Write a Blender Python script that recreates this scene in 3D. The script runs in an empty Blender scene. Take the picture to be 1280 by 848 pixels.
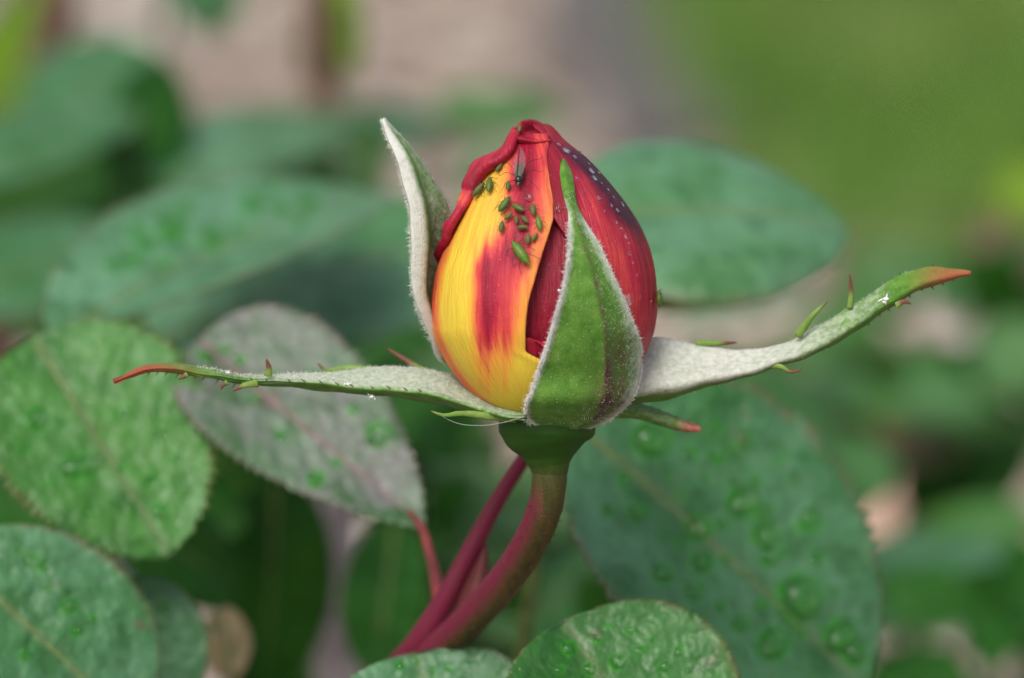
import bpy, math, random
import numpy as np
from mathutils import Vector, Matrix, noise

random.seed(7); rng = np.random.default_rng(7)
sc = bpy.context.scene
sc.unit_settings.system = 'METRIC'; sc.unit_settings.scale_length = 0.01      # one unit is one centimetre
COL = sc.collection
rad = math.radians

# ------------------------------------------------------------------ camera
PITCH = rad(18.0); HGT = 40.0; DIST = 45.0
cP, sP = math.cos(PITCH), math.sin(PITCH)
cam_d = bpy.data.cameras.new('camera'); cam = bpy.data.objects.new('camera', cam_d); COL.objects.link(cam)
cam_d.sensor_width = 23.6; cam_d.lens = 23.6*DIST/10.0
cam_d.clip_start = 1.0; cam_d.clip_end = 20000.0
cam.location = (0, -DIST*cP, HGT + DIST*sP)
cam.rotation_euler = (math.pi/2 - PITCH, 0, 0)
cam_d.dof.use_dof = True; cam_d.dof.focus_distance = DIST - 0.5
cam_d.dof.aperture_fstop = (cam_d.lens*1e-3)/(2*0.60)                          # about f/11 on a macro lens
cam_d.dof.aperture_blades = 9
sc.camera = cam

# ------------------------------------------------------------------ daylight (overcast)
SUN_EL, SUN_AZ = rad(56), rad(-152)            # azimuth from +Y towards +X
world = bpy.data.worlds.new('World'); sc.world = world; world.use_nodes = True
nt = world.node_tree; nt.nodes.clear()
wo = nt.nodes.new('ShaderNodeOutputWorld'); bg = nt.nodes.new('ShaderNodeBackground')
sky = nt.nodes.new('ShaderNodeTexSky'); sky.sky_type = 'NISHITA'; sky.sun_disc = False
sky.sun_elevation = SUN_EL; sky.sun_rotation = SUN_AZ
sky.air_density = 1.0; sky.dust_density = 4.0; sky.ozone_density = 1.0
hs = nt.nodes.new('ShaderNodeHueSaturation'); hs.inputs['Saturation'].default_value = 0.6
nt.links.new(sky.outputs[0], hs.inputs['Color']); nt.links.new(hs.outputs[0], bg.inputs['Color'])
bg.inputs['Strength'].default_value = 0.15
nt.links.new(bg.outputs[0], wo.inputs['Surface'])
sun_d = bpy.data.lights.new('sun', 'SUN'); sun_d.energy = 1.5; sun_d.angle = rad(25); sun_d.color = (1.0, 0.97, 0.92)
sun = bpy.data.objects.new('sun', sun_d); COL.objects.link(sun)
sdir = Vector((math.sin(SUN_AZ)*math.cos(SUN_EL), math.cos(SUN_AZ)*math.cos(SUN_EL), math.sin(SUN_EL)))
sun.rotation_euler = (-sdir).to_track_quat('-Z', 'Y').to_euler()
sun.location = (0, 0, 200)
sc.view_settings.view_transform = 'Standard'; sc.view_settings.look = 'None'
sc.view_settings.exposure = 0.4; sc.view_settings.gamma = 1.0; sc.view_settings.use_curve_mapping = False
sc.cycles.max_bounces = 10; sc.cycles.transmission_bounces = 8; sc.cycles.transparent_max_bounces = 8
sc.cycles.use_denoising = True; sc.cycles.sample_clamp_indirect = 6.0; sc.cycles.blur_glossy = 0.5

# ------------------------------------------------------------------ coordinates
# "rig" space: x right, y away from the camera, z up in the picture plane; W() turns it into the world
RM = np.array([[1, 0, 0], [0, cP, sP], [0, -sP, cP]])
def W(v):
    v = np.asarray(v, float)
    return v @ RM.T + np.array([0, 0, HGT])
def Wd(v): return np.asarray(v, float) @ RM.T
def P(px, py, d=0.0):
    k = (DIST + d)/DIST
    return np.array([(px - 640)/128.0*k, d, (424 - py)/128.0*k])
def project(r):                                # rig -> photo pixels
    r = np.asarray(r); k = DIST/(DIST + r[..., 1])
    return np.stack([640 + r[..., 0]*k*128, 424 - r[..., 2]*k*128], -1)
def on_ground(px, py, h=0.0):                  # photo pixel -> world point on the ground
    c = W(np.array([0, -DIST, 0])); q = W(P(px, py, 0)); t = (h - c[2])/(q[2] - c[2])
    return c + (q - c)*t
def nz(v): v = np.asarray(v, float); return v/(np.linalg.norm(v) + 1e-12)
def sstep(a, b, x): t = np.clip((np.asarray(x, float) - a)/(b - a), 0, 1); return t*t*(3 - 2*t)
def pchip(xs, ys):
    xs = np.asarray(xs, float); ys = np.asarray(ys, float); h = np.diff(xs); d = np.diff(ys)/h
    m = np.zeros_like(ys); m[0], m[-1] = d[0], d[-1]
    for i in range(1, len(xs) - 1):
        if d[i-1]*d[i] > 0:
            w1, w2 = 2*h[i] + h[i-1], h[i] + 2*h[i-1]; m[i] = (w1 + w2)/(w1/d[i-1] + w2/d[i])
    def f(x):
        x = np.clip(np.asarray(x, float), xs[0], xs[-1]); i = np.clip(np.searchsorted(xs, x, side='right') - 1, 0, len(xs) - 2)
        t = (x - xs[i])/h[i]; t2, t3 = t*t, t*t*t
        return (2*t3 - 3*t2 + 1)*ys[i] + (t3 - 2*t2 + t)*h[i]*m[i] + (-2*t3 + 3*t2)*ys[i+1] + (t3 - t2)*h[i]*m[i+1]
    return f
def curve(pts, n):                             # smooth resample of a polyline of points
    pts = np.asarray(pts, float); s = np.r_[0, np.cumsum(np.linalg.norm(np.diff(pts, axis=0), axis=1) + 1e-9)]; s /= s[-1]
    t = np.linspace(0, 1, n) if np.isscalar(n) else np.asarray(n)
    out = np.zeros((len(t), pts.shape[1])); m = np.gradient(pts, s, axis=0) if len(pts) > 2 else np.repeat((pts[1] - pts[0])[None], 2, 0)
    i = np.clip(np.searchsorted(s, t, side='right') - 1, 0, len(s) - 2); h = (s[i+1] - s[i])[:, None]; u = ((t - s[i])/(s[i+1] - s[i]))[:, None]
    return (2*u**3 - 3*u**2 + 1)*pts[i] + (u**3 - 2*u**2 + u)*h*m[i] + (-2*u**3 + 3*u**2)*pts[i+1] + (u**3 - u**2)*h*m[i+1]
def fbm(p, sc_=1.0, o=0.0): return noise.noise(Vector((p[0]*sc_ + o, p[1]*sc_ - o, p[2]*sc_ + 2*o)))

# ------------------------------------------------------------------ objects
ORIGIN = {}
def empty(name, rig=None, world_loc=None):
    o = bpy.data.objects.new(name, None); COL.objects.link(o); o.empty_display_size = 0.3
    w = W(rig) if rig is not None else np.asarray(world_loc, float)
    o.location = w; ORIGIN[o.name] = w
    return o
def tag(o, label=None, cat=None, group=None, kind=None):
    for k, v in (('label', label), ('category', cat), ('group', group), ('kind', kind)):
        if v: o[k] = v
    return o
def mk(name, verts, faces, mat, parent=None, smooth=True, attrs=None, solid=0.0, space='rig', sub=0, origin=None):
    if name == 'petal':
        q_ = np.asarray(verts); p_ = project(q_); c_, h_ = prof(p_[:, 1]); attrs = dict(attrs)
        attrs['pu'] = np.arctan2((p_[:, 0] - c_)/128, -q_[:, 1]*1.06) + 4; attrs['pv'] = p_[:, 1]/128.0 + 0*h_
    w = W(verts) if space == 'rig' else np.asarray(verts, float)
    if parent is not None: org = ORIGIN[parent.name]
    elif origin is not None: org = np.asarray(origin, float)
    else: org = np.zeros(3)
    me = bpy.data.meshes.new(name)
    me.from_pydata([tuple(x) for x in (w - org)], [], [tuple(int(i) for i in f) for f in faces])
    me.materials.append(mat)
    if attrs:
        for k, a in attrs.items():
            at = me.attributes.new(k, 'FLOAT', 'POINT'); at.data.foreach_set('value', np.asarray(a, np.float32).ravel())
    me.polygons.foreach_set('use_smooth', [smooth]*len(me.polygons))
    o = bpy.data.objects.new(name, me); COL.objects.link(o)
    if parent is not None: o.parent = parent
    else: o.location = org
    ORIGIN[o.name] = org
    if solid:
        m = o.modifiers.new('thickness', 'SOLIDIFY'); m.thickness = solid; m.offset = -1.0
    if sub:
        m = o.modifiers.new('smooth', 'SUBSURF'); m.levels = sub; m.render_levels = sub
    return o
def grid_faces(nv, nu, wrap=False, off=0, flip=False):
    f = []
    for i in range(nv - 1):
        for j in range(nu if wrap else nu - 1):
            a, b = off + i*nu + j, off + i*nu + (j + 1) % nu
            q = (a, b, b + nu, a + nu)
            f.append(q[::-1] if flip else q)
    return f
def tube(path, radii, ns=10, n=40, cap=True, squash=None):
    """verts, faces of a smooth tapered tube along rig points"""
    p = curve(path, n); r = np.interp(np.linspace(0, 1, n), np.linspace(0, 1, len(radii)), radii)
    t = np.gradient(p, axis=0); V = []; ref = np.array([0.13, -0.97, 0.21])
    for i in range(n):
        ti = nz(t[i]); b = nz(np.cross(ti, ref)); c = np.cross(b, ti)
        if i: ref = c
        else: ref = c
        for k in range(ns):
            a = 2*math.pi*k/ns
            V.append(p[i] + r[i]*(math.cos(a)*b + math.sin(a)*c))
    F = grid_faces(n, ns, True)
    if cap: F += [tuple(range(ns))[::-1], tuple(range((n-1)*ns, n*ns))]
    return np.array(V), F
class Bag:                                      # collects pieces that become ONE mesh
    def __init__(s): s.v = []; s.f = []; s.n = 0
    def add(s, v, f):
        s.v.append(np.asarray(v, float)); s.f += [tuple(i + s.n for i in q) for q in f]; s.n += len(v)
    def verts(s): return np.concatenate(s.v)

# ------------------------------------------------------------------ materials
def new_mat(name):
    m = bpy.data.materials.new(name); m.use_nodes = True; t = m.node_tree; t.nodes.clear()
    return m, t, t.nodes, t.links
def N(t, typ, **kw):
    n = t.nodes.new(typ)
    for k, v in kw.items(): setattr(n, k, v)
    return n
def noise_fac(t, scale, detail=4, coords=None, lo=0.35, hi=0.65, mapping=None, rough=0.55):
    tc = N(t, 'ShaderNodeTexCoord'); src = tc.outputs['Object']
    if mapping:
        mp = N(t, 'ShaderNodeMapping'); mp.inputs['Scale'].default_value = mapping; t.links.new(src, mp.inputs['Vector']); src = mp.outputs[0]
    nn = N(t, 'ShaderNodeTexNoise'); nn.inputs['Scale'].default_value = scale; nn.inputs['Detail'].default_value = detail; nn.inputs['Roughness'].default_value = rough
    t.links.new(src, nn.inputs['Vector'])
    mr = N(t, 'ShaderNodeMapRange'); mr.inputs['From Min'].default_value = lo; mr.inputs['From Max'].default_value = hi
    t.links.new(nn.outputs[0], mr.inputs['Value'])
    return mr.outputs[0]
def attr(t, name): a = N(t, 'ShaderNodeAttribute'); a.attribute_name = name; return a.outputs['Fac']
def mix(t, fac, a, b, mode='MIX'):
    m = N(t, 'ShaderNodeMix'); m.data_type = 'RGBA'; m.blend_type = mode
    for s, v in ((m.inputs[0], fac), (m.inputs[6], a), (m.inputs[7], b)):
        if hasattr(v, 'is_output'): t.links.new(v, s)
        else: s.default_value = v if not isinstance(v, tuple) else (*v[:3], 1)
    return m.outputs[2]
def mathn(t, op, a, b=0.0, clamp=False):
    m = N(t, 'ShaderNodeMath'); m.operation = op; m.use_clamp = clamp
    for s, v in ((m.inputs[0], a), (m.inputs[1], b)):
        if hasattr(v, 'is_output'): t.links.new(v, s)
        else: s.default_value = v
    return m.outputs[0]
def ramp(t, fac, stops):
    r = N(t, 'ShaderNodeValToRGB'); e = r.color_ramp.elements
    while len(e) < len(stops): e.new(0.5)
    for el, (p, c) in zip(e, stops): el.position = p; el.color = (*c, 1)
    t.links.new(fac, r.inputs[0]); return r.outputs[0]
def finish(m, t, color, rough=0.5, spec=0.5, bump=None, bstr=0.1, bdist=0.02, transl=0.0, tcol=None, sheen=0.0, coat=0.0, sss=0.0):
    out = N(t, 'ShaderNodeOutputMaterial'); b = N(t, 'ShaderNodeBsdfPrincipled')
    def put(s, v):
        if hasattr(v, 'is_output'): t.links.new(v, s)
        else: s.default_value = (*v[:3], 1) if isinstance(v, tuple) else v
    put(b.inputs['Base Color'], color); put(b.inputs['Roughness'], rough); put(b.inputs['Specular IOR Level'], spec)
    if sheen: b.inputs['Sheen Weight'].default_value = sheen; b.inputs['Sheen Roughness'].default_value = 0.4
    if coat: b.inputs['Coat Weight'].default_value = coat; b.inputs['Coat Roughness'].default_value = 0.15
    if sss:
        b.inputs['Subsurface Weight'].default_value = sss; b.inputs['Subsurface Radius'].default_value = (0.12, 0.05, 0.03); b.inputs['Subsurface Scale'].default_value = 1.0
    if bump is not None:
        bn = N(t, 'ShaderNodeBump'); bn.inputs['Strength'].default_value = bstr; bn.inputs['Distance'].default_value = bdist
        t.links.new(bump, bn.inputs['Height']); t.links.new(bn.outputs[0], b.inputs['Normal'])
    if transl:
        tr = N(t, 'ShaderNodeBsdfTranslucent'); put(tr.inputs[0], tcol if tcol is not None else color)
        ms = N(t, 'ShaderNodeMixShader'); ms.inputs[0].default_value = transl
        t.links.new(b.outputs[0], ms.inputs[1]); t.links.new(tr.outputs[0], ms.inputs[2]); t.links.new(ms.outputs[0], out.inputs[0])
    else: t.links.new(b.outputs[0], out.inputs[0])
    return m
def simple(name, color, rough=0.5, spec=0.4, var=0.3, scale=6.0, bstr=0.1, transl=0.0, sheen=0.0, coat=0.0):
    m, t, _, _ = new_mat(name)
    f = noise_fac(t, scale)
    dark = tuple(c*(1 - var) for c in color); lite = tuple(min(1, c*(1 + var)) for c in color)
    return finish(m, t, mix(t, f, dark, lite), rough, spec, f, bstr, 0.02, transl, None, sheen, coat)

def petal_mat(name, stops):
    m, t, _, _ = new_mat(name)
    cx = N(t, 'ShaderNodeCombineXYZ'); t.links.new(mathn(t, 'MULTIPLY', attr(t, 'pu'), 14.0), cx.inputs[0]); t.links.new(mathn(t, 'MULTIPLY', attr(t, 'pv'), 1.3), cx.inputs[1])
    def along(scale, detail, lo, hi, dist=0.0):
        nn = N(t, 'ShaderNodeTexNoise'); nn.inputs['Scale'].default_value = scale; nn.inputs['Detail'].default_value = detail; nn.inputs['Distortion'].default_value = dist; t.links.new(cx.outputs[0], nn.inputs['Vector'])
        mr = N(t, 'ShaderNodeMapRange'); mr.inputs['From Min'].default_value = lo; mr.inputs['From Max'].default_value = hi; t.links.new(nn.outputs[0], mr.inputs['Value']); return mr.outputs[0]
    st = along(1.0, 6, .3, .7, .3); vn = along(3.2, 4, .35, .65, .5)             # streaks and fine veins running up the petal
    bl = noise_fac(t, 5.0, 5, lo=0.3, hi=0.7)
    f = mathn(t, 'ADD', attr(t, 'red'), mathn(t, 'MULTIPLY', mathn(t, 'SUBTRACT', st, 0.5), 0.22))
    f = mathn(t, 'ADD', f, mathn(t, 'MULTIPLY', mathn(t, 'SUBTRACT', bl, 0.5), 0.08), True)
    c = ramp(t, f, stops)
    c = mix(t, mathn(t, 'MULTIPLY', vn, .22), c, mix(t, .5, c, (0.30, 0.05, 0.02)))
    d = mathn(t, 'ADD', attr(t, 'dark'), mathn(t, 'MULTIPLY', mathn(t, 'SUBTRACT', bl, 0.5), 0.35))
    d = mathn(t, 'MULTIPLY', d, attr(t, 'dark'), True)
    c = mix(t, d, c, (0.05, 0.006, 0.022))
    fine = mathn(t, 'ADD', mathn(t, 'MULTIPLY', vn, 1.0), mathn(t, 'MULTIPLY', noise_fac(t, 60.0, 2, lo=.2, hi=.8), .5))
    sp = noise_fac(t, 55.0, 2, lo=0.66, hi=0.75)                               # pale dusty specks
    c = mix(t, mathn(t, 'MULTIPLY', sp, 0.25), c, (0.75, 0.55, 0.5))
    return finish(m, t, c, 0.42, 0.25, fine, 0.45, 0.012, 0.12, c, 0.0)
STOPS = [(0.0, (0.74, 0.55, 0.05)), (0.33, (0.82, 0.34, 0.05)), (0.62, (0.66, 0.07, 0.055)), (0.85, (0.40, 0.011, 0.04)), (1.0, (0.24, 0.004, 0.022))]
M_PETAL = petal_mat('petal_velvet', STOPS)

def sepal_mat():
    m, t, _, _ = new_mat('sepal_green')
    n1 = noise_fac(t, 8.0, 5); n2 = noise_fac(t, 60.0, 3, lo=0.3, hi=0.7)
    c = mix(t, n1, (0.058, 0.175, 0.011), (0.12, 0.26, 0.032))
    c = mix(t, mathn(t, 'MULTIPLY', attr(t, 'purple'), mathn(t, 'ADD', n1, 0.55), True), c, (0.075, 0.028, 0.022))
    c = mix(t, attr(t, 'red'), c, (0.38, 0.075, 0.04))
    w = mathn(t, 'ADD', attr(t, 'fuzz'), mathn(t, 'MULTIPLY', mathn(t, 'SUBTRACT', noise_fac(t, 18.0, 5, lo=0.3, hi=0.7), 0.5), 0.5))
    w = mathn(t, 'MULTIPLY', w, sock_gt0(t, attr(t, 'fuzz')), True)
    c = mix(t, w, c, (0.62, 0.62, 0.55))
    hair = noise_fac(t, 140.0, 2, lo=0.6, hi=0.72)
    c = mix(t, mathn(t, 'MULTIPLY', hair, 0.35), c, (0.5, 0.6, 0.42))
    return finish(m, t, c, 0.62, 0.2, n2, 0.5, 0.015, 0.12, c, 0.08)
def sock_gt0(t, s): return mathn(t, 'MULTIPLY', s, 6.0, True)
M_SEPAL = sepal_mat()
M_FUZZ = simple('white_hair', (0.78, 0.76, 0.72), 0.6, 0.3, 0.1, transl=0.3)
M_GLAND = simple('dark_gland', (0.06, 0.012, 0.012), 0.4, 0.5, 0.3)
def tooth_mat():
    m, t, _, _ = new_mat('sepal_tooth'); n = noise_fac(t, 12.0)
    c = mix(t, n, (0.12, 0.24, 0.03), (0.2, 0.3, 0.06)); c = mix(t, attr(t, 'red'), c, (0.15, 0.055, 0.03))
    return finish(m, t, c, 0.55, 0.35, n, 0.2, 0.01, 0.15, c)
M_TOOTH = tooth_mat()
def stem_mat():
    m, t, _, _ = new_mat('rose_stem'); n = noise_fac(t, 3.0, 5, mapping=(4, 4, 0.8)); k = noise_fac(t, 40, 3, lo=0.3, hi=0.7)
    c = mix(t, n, (0.05, 0.04, 0.012), (0.085, 0.065, 0.02))
    c = mix(t, mathn(t, 'ADD', attr(t, 'red'), mathn(t, 'MULTIPLY', mathn(t, 'SUBTRACT', n, 0.5), 0.3), True), c, (0.145, 0.012, 0.034))
    c = mix(t, attr(t, 'green'), c, (0.02, 0.07, 0.006))
    return finish(m, t, c, 0.5, 0.2, k, 0.35, 0.015)
M_STEM = stem_mat()
M_CANE = simple('brown_cane', (0.10, 0.05, 0.03), 0.6, 0.3, 0.4, 3.0)
M_GREYCANE = simple('grey_cane', (0.30, 0.25, 0.25), 0.6, 0.3, 0.3, 3.0)
M_STALK = simple('red_stalk', (0.17, 0.022, 0.025), 0.5, 0.35, 0.35, 4.0)
M_RIB = simple('brown_rib', (0.17, 0.10, 0.10), 0.5, 0.35, 0.35, 4.0)
M_STALKG = simple('green_stalk', (0.10, 0.15, 0.04), 0.5, 0.35, 0.35, 4.0)

def leaf_mat(name, a, b, bloom_sheen=(0.22, 0.34, 0.30), bl=0.25, edge=(0.20, 0.07, 0.05), rough=0.33, transl=0.22, vein=(0.16, 0.2, 0.1), purple=0.0, spec=0.5):
    m, t, _, _ = new_mat(name)
    n = noise_fac(t, 1.1, 5); n2 = noise_fac(t, 7.0, 4)
    c = mix(t, n, a, b)
    c = mix(t, mathn(t, 'MULTIPLY', noise_fac(t, 0.8, 4, lo=0.3, hi=0.7), bl), c, bloom_sheen)  # wax bloom and reflected sky sheen, both mixed into the base colour
    if purple: c = mix(t, mathn(t, 'MULTIPLY', noise_fac(t, 1.3, 4, lo=0.35, hi=0.6), purple), c, (0.19, 0.14, 0.17))
    c = mix(t, mathn(t, 'MULTIPLY', attr(t, 'vein'), 0.55), c, vein)
    c = mix(t, mathn(t, 'MULTIPLY', attr(t, 'edge'), mathn(t, 'ADD', n2, 0.3), True), c, edge)
    mot = noise_fac(t, 2.0, 4, lo=0.5, hi=0.68, rough=.6); c = mix(t, mathn(t, 'MULTIPLY', mot, .75), c, (0.014, 0.10, 0.006))
    wet = mathn(t, 'ADD', attr(t, 'wet'), mathn(t, 'MULTIPLY', mathn(t, 'SUBTRACT', noise_fac(t, 5.0, 3, lo=.3, hi=.7), .5), .9)); wet = mathn(t, 'MULTIPLY', wet, mathn(t, 'MULTIPLY', attr(t, 'wet'), 1.6, True), True)
    c = mix(t, mathn(t, 'MULTIPLY', wet, .9), c, (0.028, 0.23, 0.008))  # wet leaf green, raised to offset the darkening under each drop
    spots = noise_fac(t, 2.3, 2, lo=0.68, hi=0.74)
    c = mix(t, mathn(t, 'MULTIPLY', spots, 0.5), c, (0.13, 0.07, 0.06))
    tc = mix(t, 0.5, c, (0.12, 0.30, 0.02))
    hgt = mathn(t, 'ADD', mathn(t, 'MULTIPLY', noise_fac(t, 2.2, 3, lo=.3, hi=.7), 1.0), mathn(t, 'MULTIPLY', n2, .25))
    return finish(m, t, c, mathn(t, 'ADD', rough, mathn(t, 'MULTIPLY', n2, 0.12)), spec, hgt, 0.6, 0.09, transl, tc)
ML = {
 'fresh': leaf_mat('leaf_fresh_green', (0.018, 0.125, 0.004), (0.05, 0.20, 0.012), bloom_sheen=(0.12, 0.31, 0.10), bl=0.4),
 'teal':  leaf_mat('leaf_blue_green', (0.014, 0.105, 0.012), (0.036, 0.17, 0.032), bloom_sheen=(0.16, 0.34, 0.20), bl=0.5),
 'grey':  leaf_mat('leaf_grey_green', (0.05, 0.125, 0.045), (0.10, 0.18, 0.085), bl=0.45, bloom_sheen=(0.20, 0.27, 0.22), purple=0.5, vein=(0.16, 0.08, 0.09), edge=(0.20, 0.10, 0.07)),
 'mid':   leaf_mat('leaf_mid_green', (0.016, 0.105, 0.005), (0.038, 0.165, 0.016), bloom_sheen=(0.11, 0.28, 0.10), bl=0.4),
 'dark':  leaf_mat('leaf_shaded_green', (0.005, 0.055, 0.001), (0.016, 0.095, 0.003), bl=0.03, edge=(.03,.06,.01), spec=0.15, rough=.5, transl=.1, vein=(.03, .09, .015)),  # shade inside the bush put into a deeper leaf colour
 'pale': leaf_mat('leaf_pale_sheen_green', (0.035, 0.14, 0.03), (0.07, 0.21, 0.065), bloom_sheen=(0.18, 0.37, 0.23), bl=0.55),  # paler mix carries the grazing sky sheen as colour
 'yellow': leaf_mat('leaf_yellow_green', (0.14, 0.27, 0.005), (0.22, 0.36, 0.012), bl=0.0, transl=0.35, spec=.2),
 'tan':   leaf_mat('leaf_dry_tan', (0.32, 0.24, 0.10), (0.45, 0.34, 0.17), bl=0.0, vein=(0.2, 0.12, 0.06)),
 'red':   leaf_mat('leaf_young_red', (0.10, 0.03, 0.022), (0.17, 0.06, 0.04), bl=0.05, vein=(0.2, 0.08, 0.06)),
}
def water_mat():
    m, t, _, _ = new_mat('water'); out = N(t, 'ShaderNodeOutputMaterial'); b = N(t, 'ShaderNodeBsdfGlass')
    b.inputs['IOR'].default_value = 1.333; b.inputs['Roughness'].default_value = 0.0; t.links.new(b.outputs[0], out.inputs[0]); return m
M_WATER = water_mat()
def bead_mat():
    m, t, _, _ = new_mat('small_bead'); out = N(t, 'ShaderNodeOutputMaterial'); b = N(t, 'ShaderNodeBsdfGlass'); b.inputs['IOR'].default_value = 1.333; b.inputs['Roughness'].default_value = 0.03
    tr = N(t, 'ShaderNodeBsdfTransparent'); ms = N(t, 'ShaderNodeMixShader'); ms.inputs[0].default_value = .6
    t.links.new(tr.outputs[0], ms.inputs[1]); t.links.new(b.outputs[0], ms.inputs[2]); t.links.new(ms.outputs[0], out.inputs[0]); return m
M_BEAD = bead_mat()

# ================================================================== SETTING
def sheet(name, pts, z, mat, kind='structure'):
    v = np.array([(p[0], p[1], z) for p in pts]); o = mk(name, v, [tuple(range(len(pts)))], mat, None, False, space='world'); tag(o, kind=kind); return o
M_SOIL = simple('pale_soil', (0.22, 0.165, 0.12), 0.9, 0.2, 0.35, 0.25, 0.5)
M_PATH = simple('path_gravel', (0.26, 0.205, 0.165), 0.9, 0.2, 0.3, 0.5, 0.5)
M_LAWN = simple('lawn_green', (0.11, 0.17, 0.04), 0.9, 0.2, 0.4, 0.08, 0.3)
sheet('ground', [(-6000, -6000), (6000, -6000), (6000, 6000), (-6000, 6000)], 0.0, M_SOIL)
edge_px = [(700, -160), (738, 0), (765, 70), (800, 135), (870, 215), (970, 300), (1090, 350), (1340, 385)]
edge_w = [on_ground(*e)[:2] for e in edge_px]
e0 = np.array(edge_w[0]); edir = nz(np.array(edge_w[0]) - np.array(edge_w[1]))
lawn = [tuple(e0 + edir*600)] + [tuple(p) for p in edge_w] + [(edge_w[-1][0] + 800, edge_w[-1][1] - 60), (900, 1400), (-50, 1400)]
path = [tuple(e0 + edir*600 + np.array([-3, 0]))] + [(p[0] - 2.0, p[1] - 2.0) for p in edge_w] + [(edge_w[-1][0], 60.0), (-160, 60.0), (-320, 500.0)]
sheet('gravel_path', path, 0.4, M_PATH)
sheet('lawn', lawn, 0.8, M_LAWN)
# lawn grass: countless blades, one object
def grass():
    V = []; F = []; C = []; n = 0
    m, t, _, _ = new_mat('grass_blade')
    k = noise_fac(t, 0.07, 4, lo=0.42, hi=0.66); k2 = noise_fac(t, 0.5, 3)
    c = mix(t, k, (0.06, 0.235, 0.010), (0.32, 0.38, 0.12)); c = mix(t, mathn(t, 'MULTIPLY', k2, 0.35), c, (0.26, 0.22, 0.10))
    finish(m, t, c, 0.6, 0.12, None, transl=0.3)
    poly = np.array(edge_w)
    while n < 14000:
        x, y = rng.uniform(-10, 110), rng.uniform(95, 330)
        # right of the edge line?
        yb = np.interp(x, poly[:, 0], poly[:, 1]) if x > poly[0, 0] else 1e9
        inside = (x > poly[0, 0] and y > yb) if x < poly[-1, 0] else y > poly[-1, 1]
        if x < poly[:, 0].min() or not inside: continue
        h = rng.uniform(2.5, 5.5); a = rng.uniform(0, 6.28); l = rng.normal(0, 0.9, 2); w = rng.uniform(0.12, 0.22)
        dx, dy = math.cos(a)*w, math.sin(a)*w; b = len(V)
        V += [(x - dx, y - dy, 0.7), (x + dx, y + dy, 0.7), (x - dx*.7 + l[0]*.5, y - dy*.7 + l[1]*.5, .7 + h*.6), (x + dx*.7 + l[0]*.5, y + dy*.7 + l[1]*.5, .7 + h*.6), (x + l[0]*1.6, y + l[1]*1.6, .7 + h)]
        F += [(b, b+1, b+3, b+2), (b+2, b+3, b+4)]; n += 1
    o = mk('grass', V, F, m, None, True, space='world'); tag(o, 'short green lawn grass with straw coloured patches beyond the gravel', 'grass', kind='stuff')
grass()
def pebbles():
    m, t, _, _ = new_mat('pebble'); at = attr(t, 'tone')
    c = ramp(t, at, [(0.0, (0.06, 0.05, 0.04)), (0.4, (0.24, 0.18, 0.145)), (0.7, (0.38, 0.30, 0.24)), (1.0, (0.72, 0.66, 0.58))])
    finish(m, t, c, 0.8, 0.3, noise_fac(t, 4.0), 0.3, 0.05)
    ico = [(0, 0, 1), (.89, 0, .45), (.28, .85, .45), (-.72, .53, .45), (-.72, -.53, .45), (.28, -.85, .45), (.72, .53, -.45), (-.28, .85, -.45), (-.89, 0, -.45), (-.28, -.85, -.45), (.72, -.53, -.45), (0, 0, -1)]
    fc = [(0,1,2),(0,2,3),(0,3,4),(0,4,5),(0,5,1),(1,6,2),(2,7,3),(3,8,4),(4,9,5),(5,10,1),(2,6,7),(3,7,8),(4,8,9),(5,9,10),(1,10,6),(6,11,7),(7,11,8),(8,11,9),(9,11,10),(10,11,6)]
    ico = np.array(ico); B = Bag(); T = []
    poly = np.array(edge_w); cnt = 0
    while cnt < 3600:
        y = rng.uniform(58, 300); x = rng.uniform(-70 - y*0.12, 60)
        if x > poly[0, 0] and y > np.interp(x, poly[:, 0], poly[:, 1]) - 2.5: continue
        if y > poly[0, 1] and x > e0[0] + edir[0]/edir[1]*(y - e0[1]) - 2.5: continue
        r = rng.uniform(0.45, 1.7); s = np.array([r*rng.uniform(.8, 1.4), r*rng.uniform(.8, 1.3), r*rng.uniform(.45, .8)])
        a = rng.uniform(0, 6.28); q = ico*s*(1 + rng.normal(0, .06, (12, 1))); q = np.stack([q[:, 0]*math.cos(a) - q[:, 1]*math.sin(a), q[:, 0]*math.sin(a) + q[:, 1]*math.cos(a), q[:, 2]], 1)
        B.add(q + np.array([x, y, 0.4 + s[2]*.5]), fc); T += [rng.uniform(0, 1)]*12; cnt += 1
    o = mk('pebbles', B.verts(), B.f, m, None, True, {'tone': T}, space='world'); tag(o, 'pinkish beige pebbles covering the path behind the roses', 'pebbles', kind='stuff')
pebbles()
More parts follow.
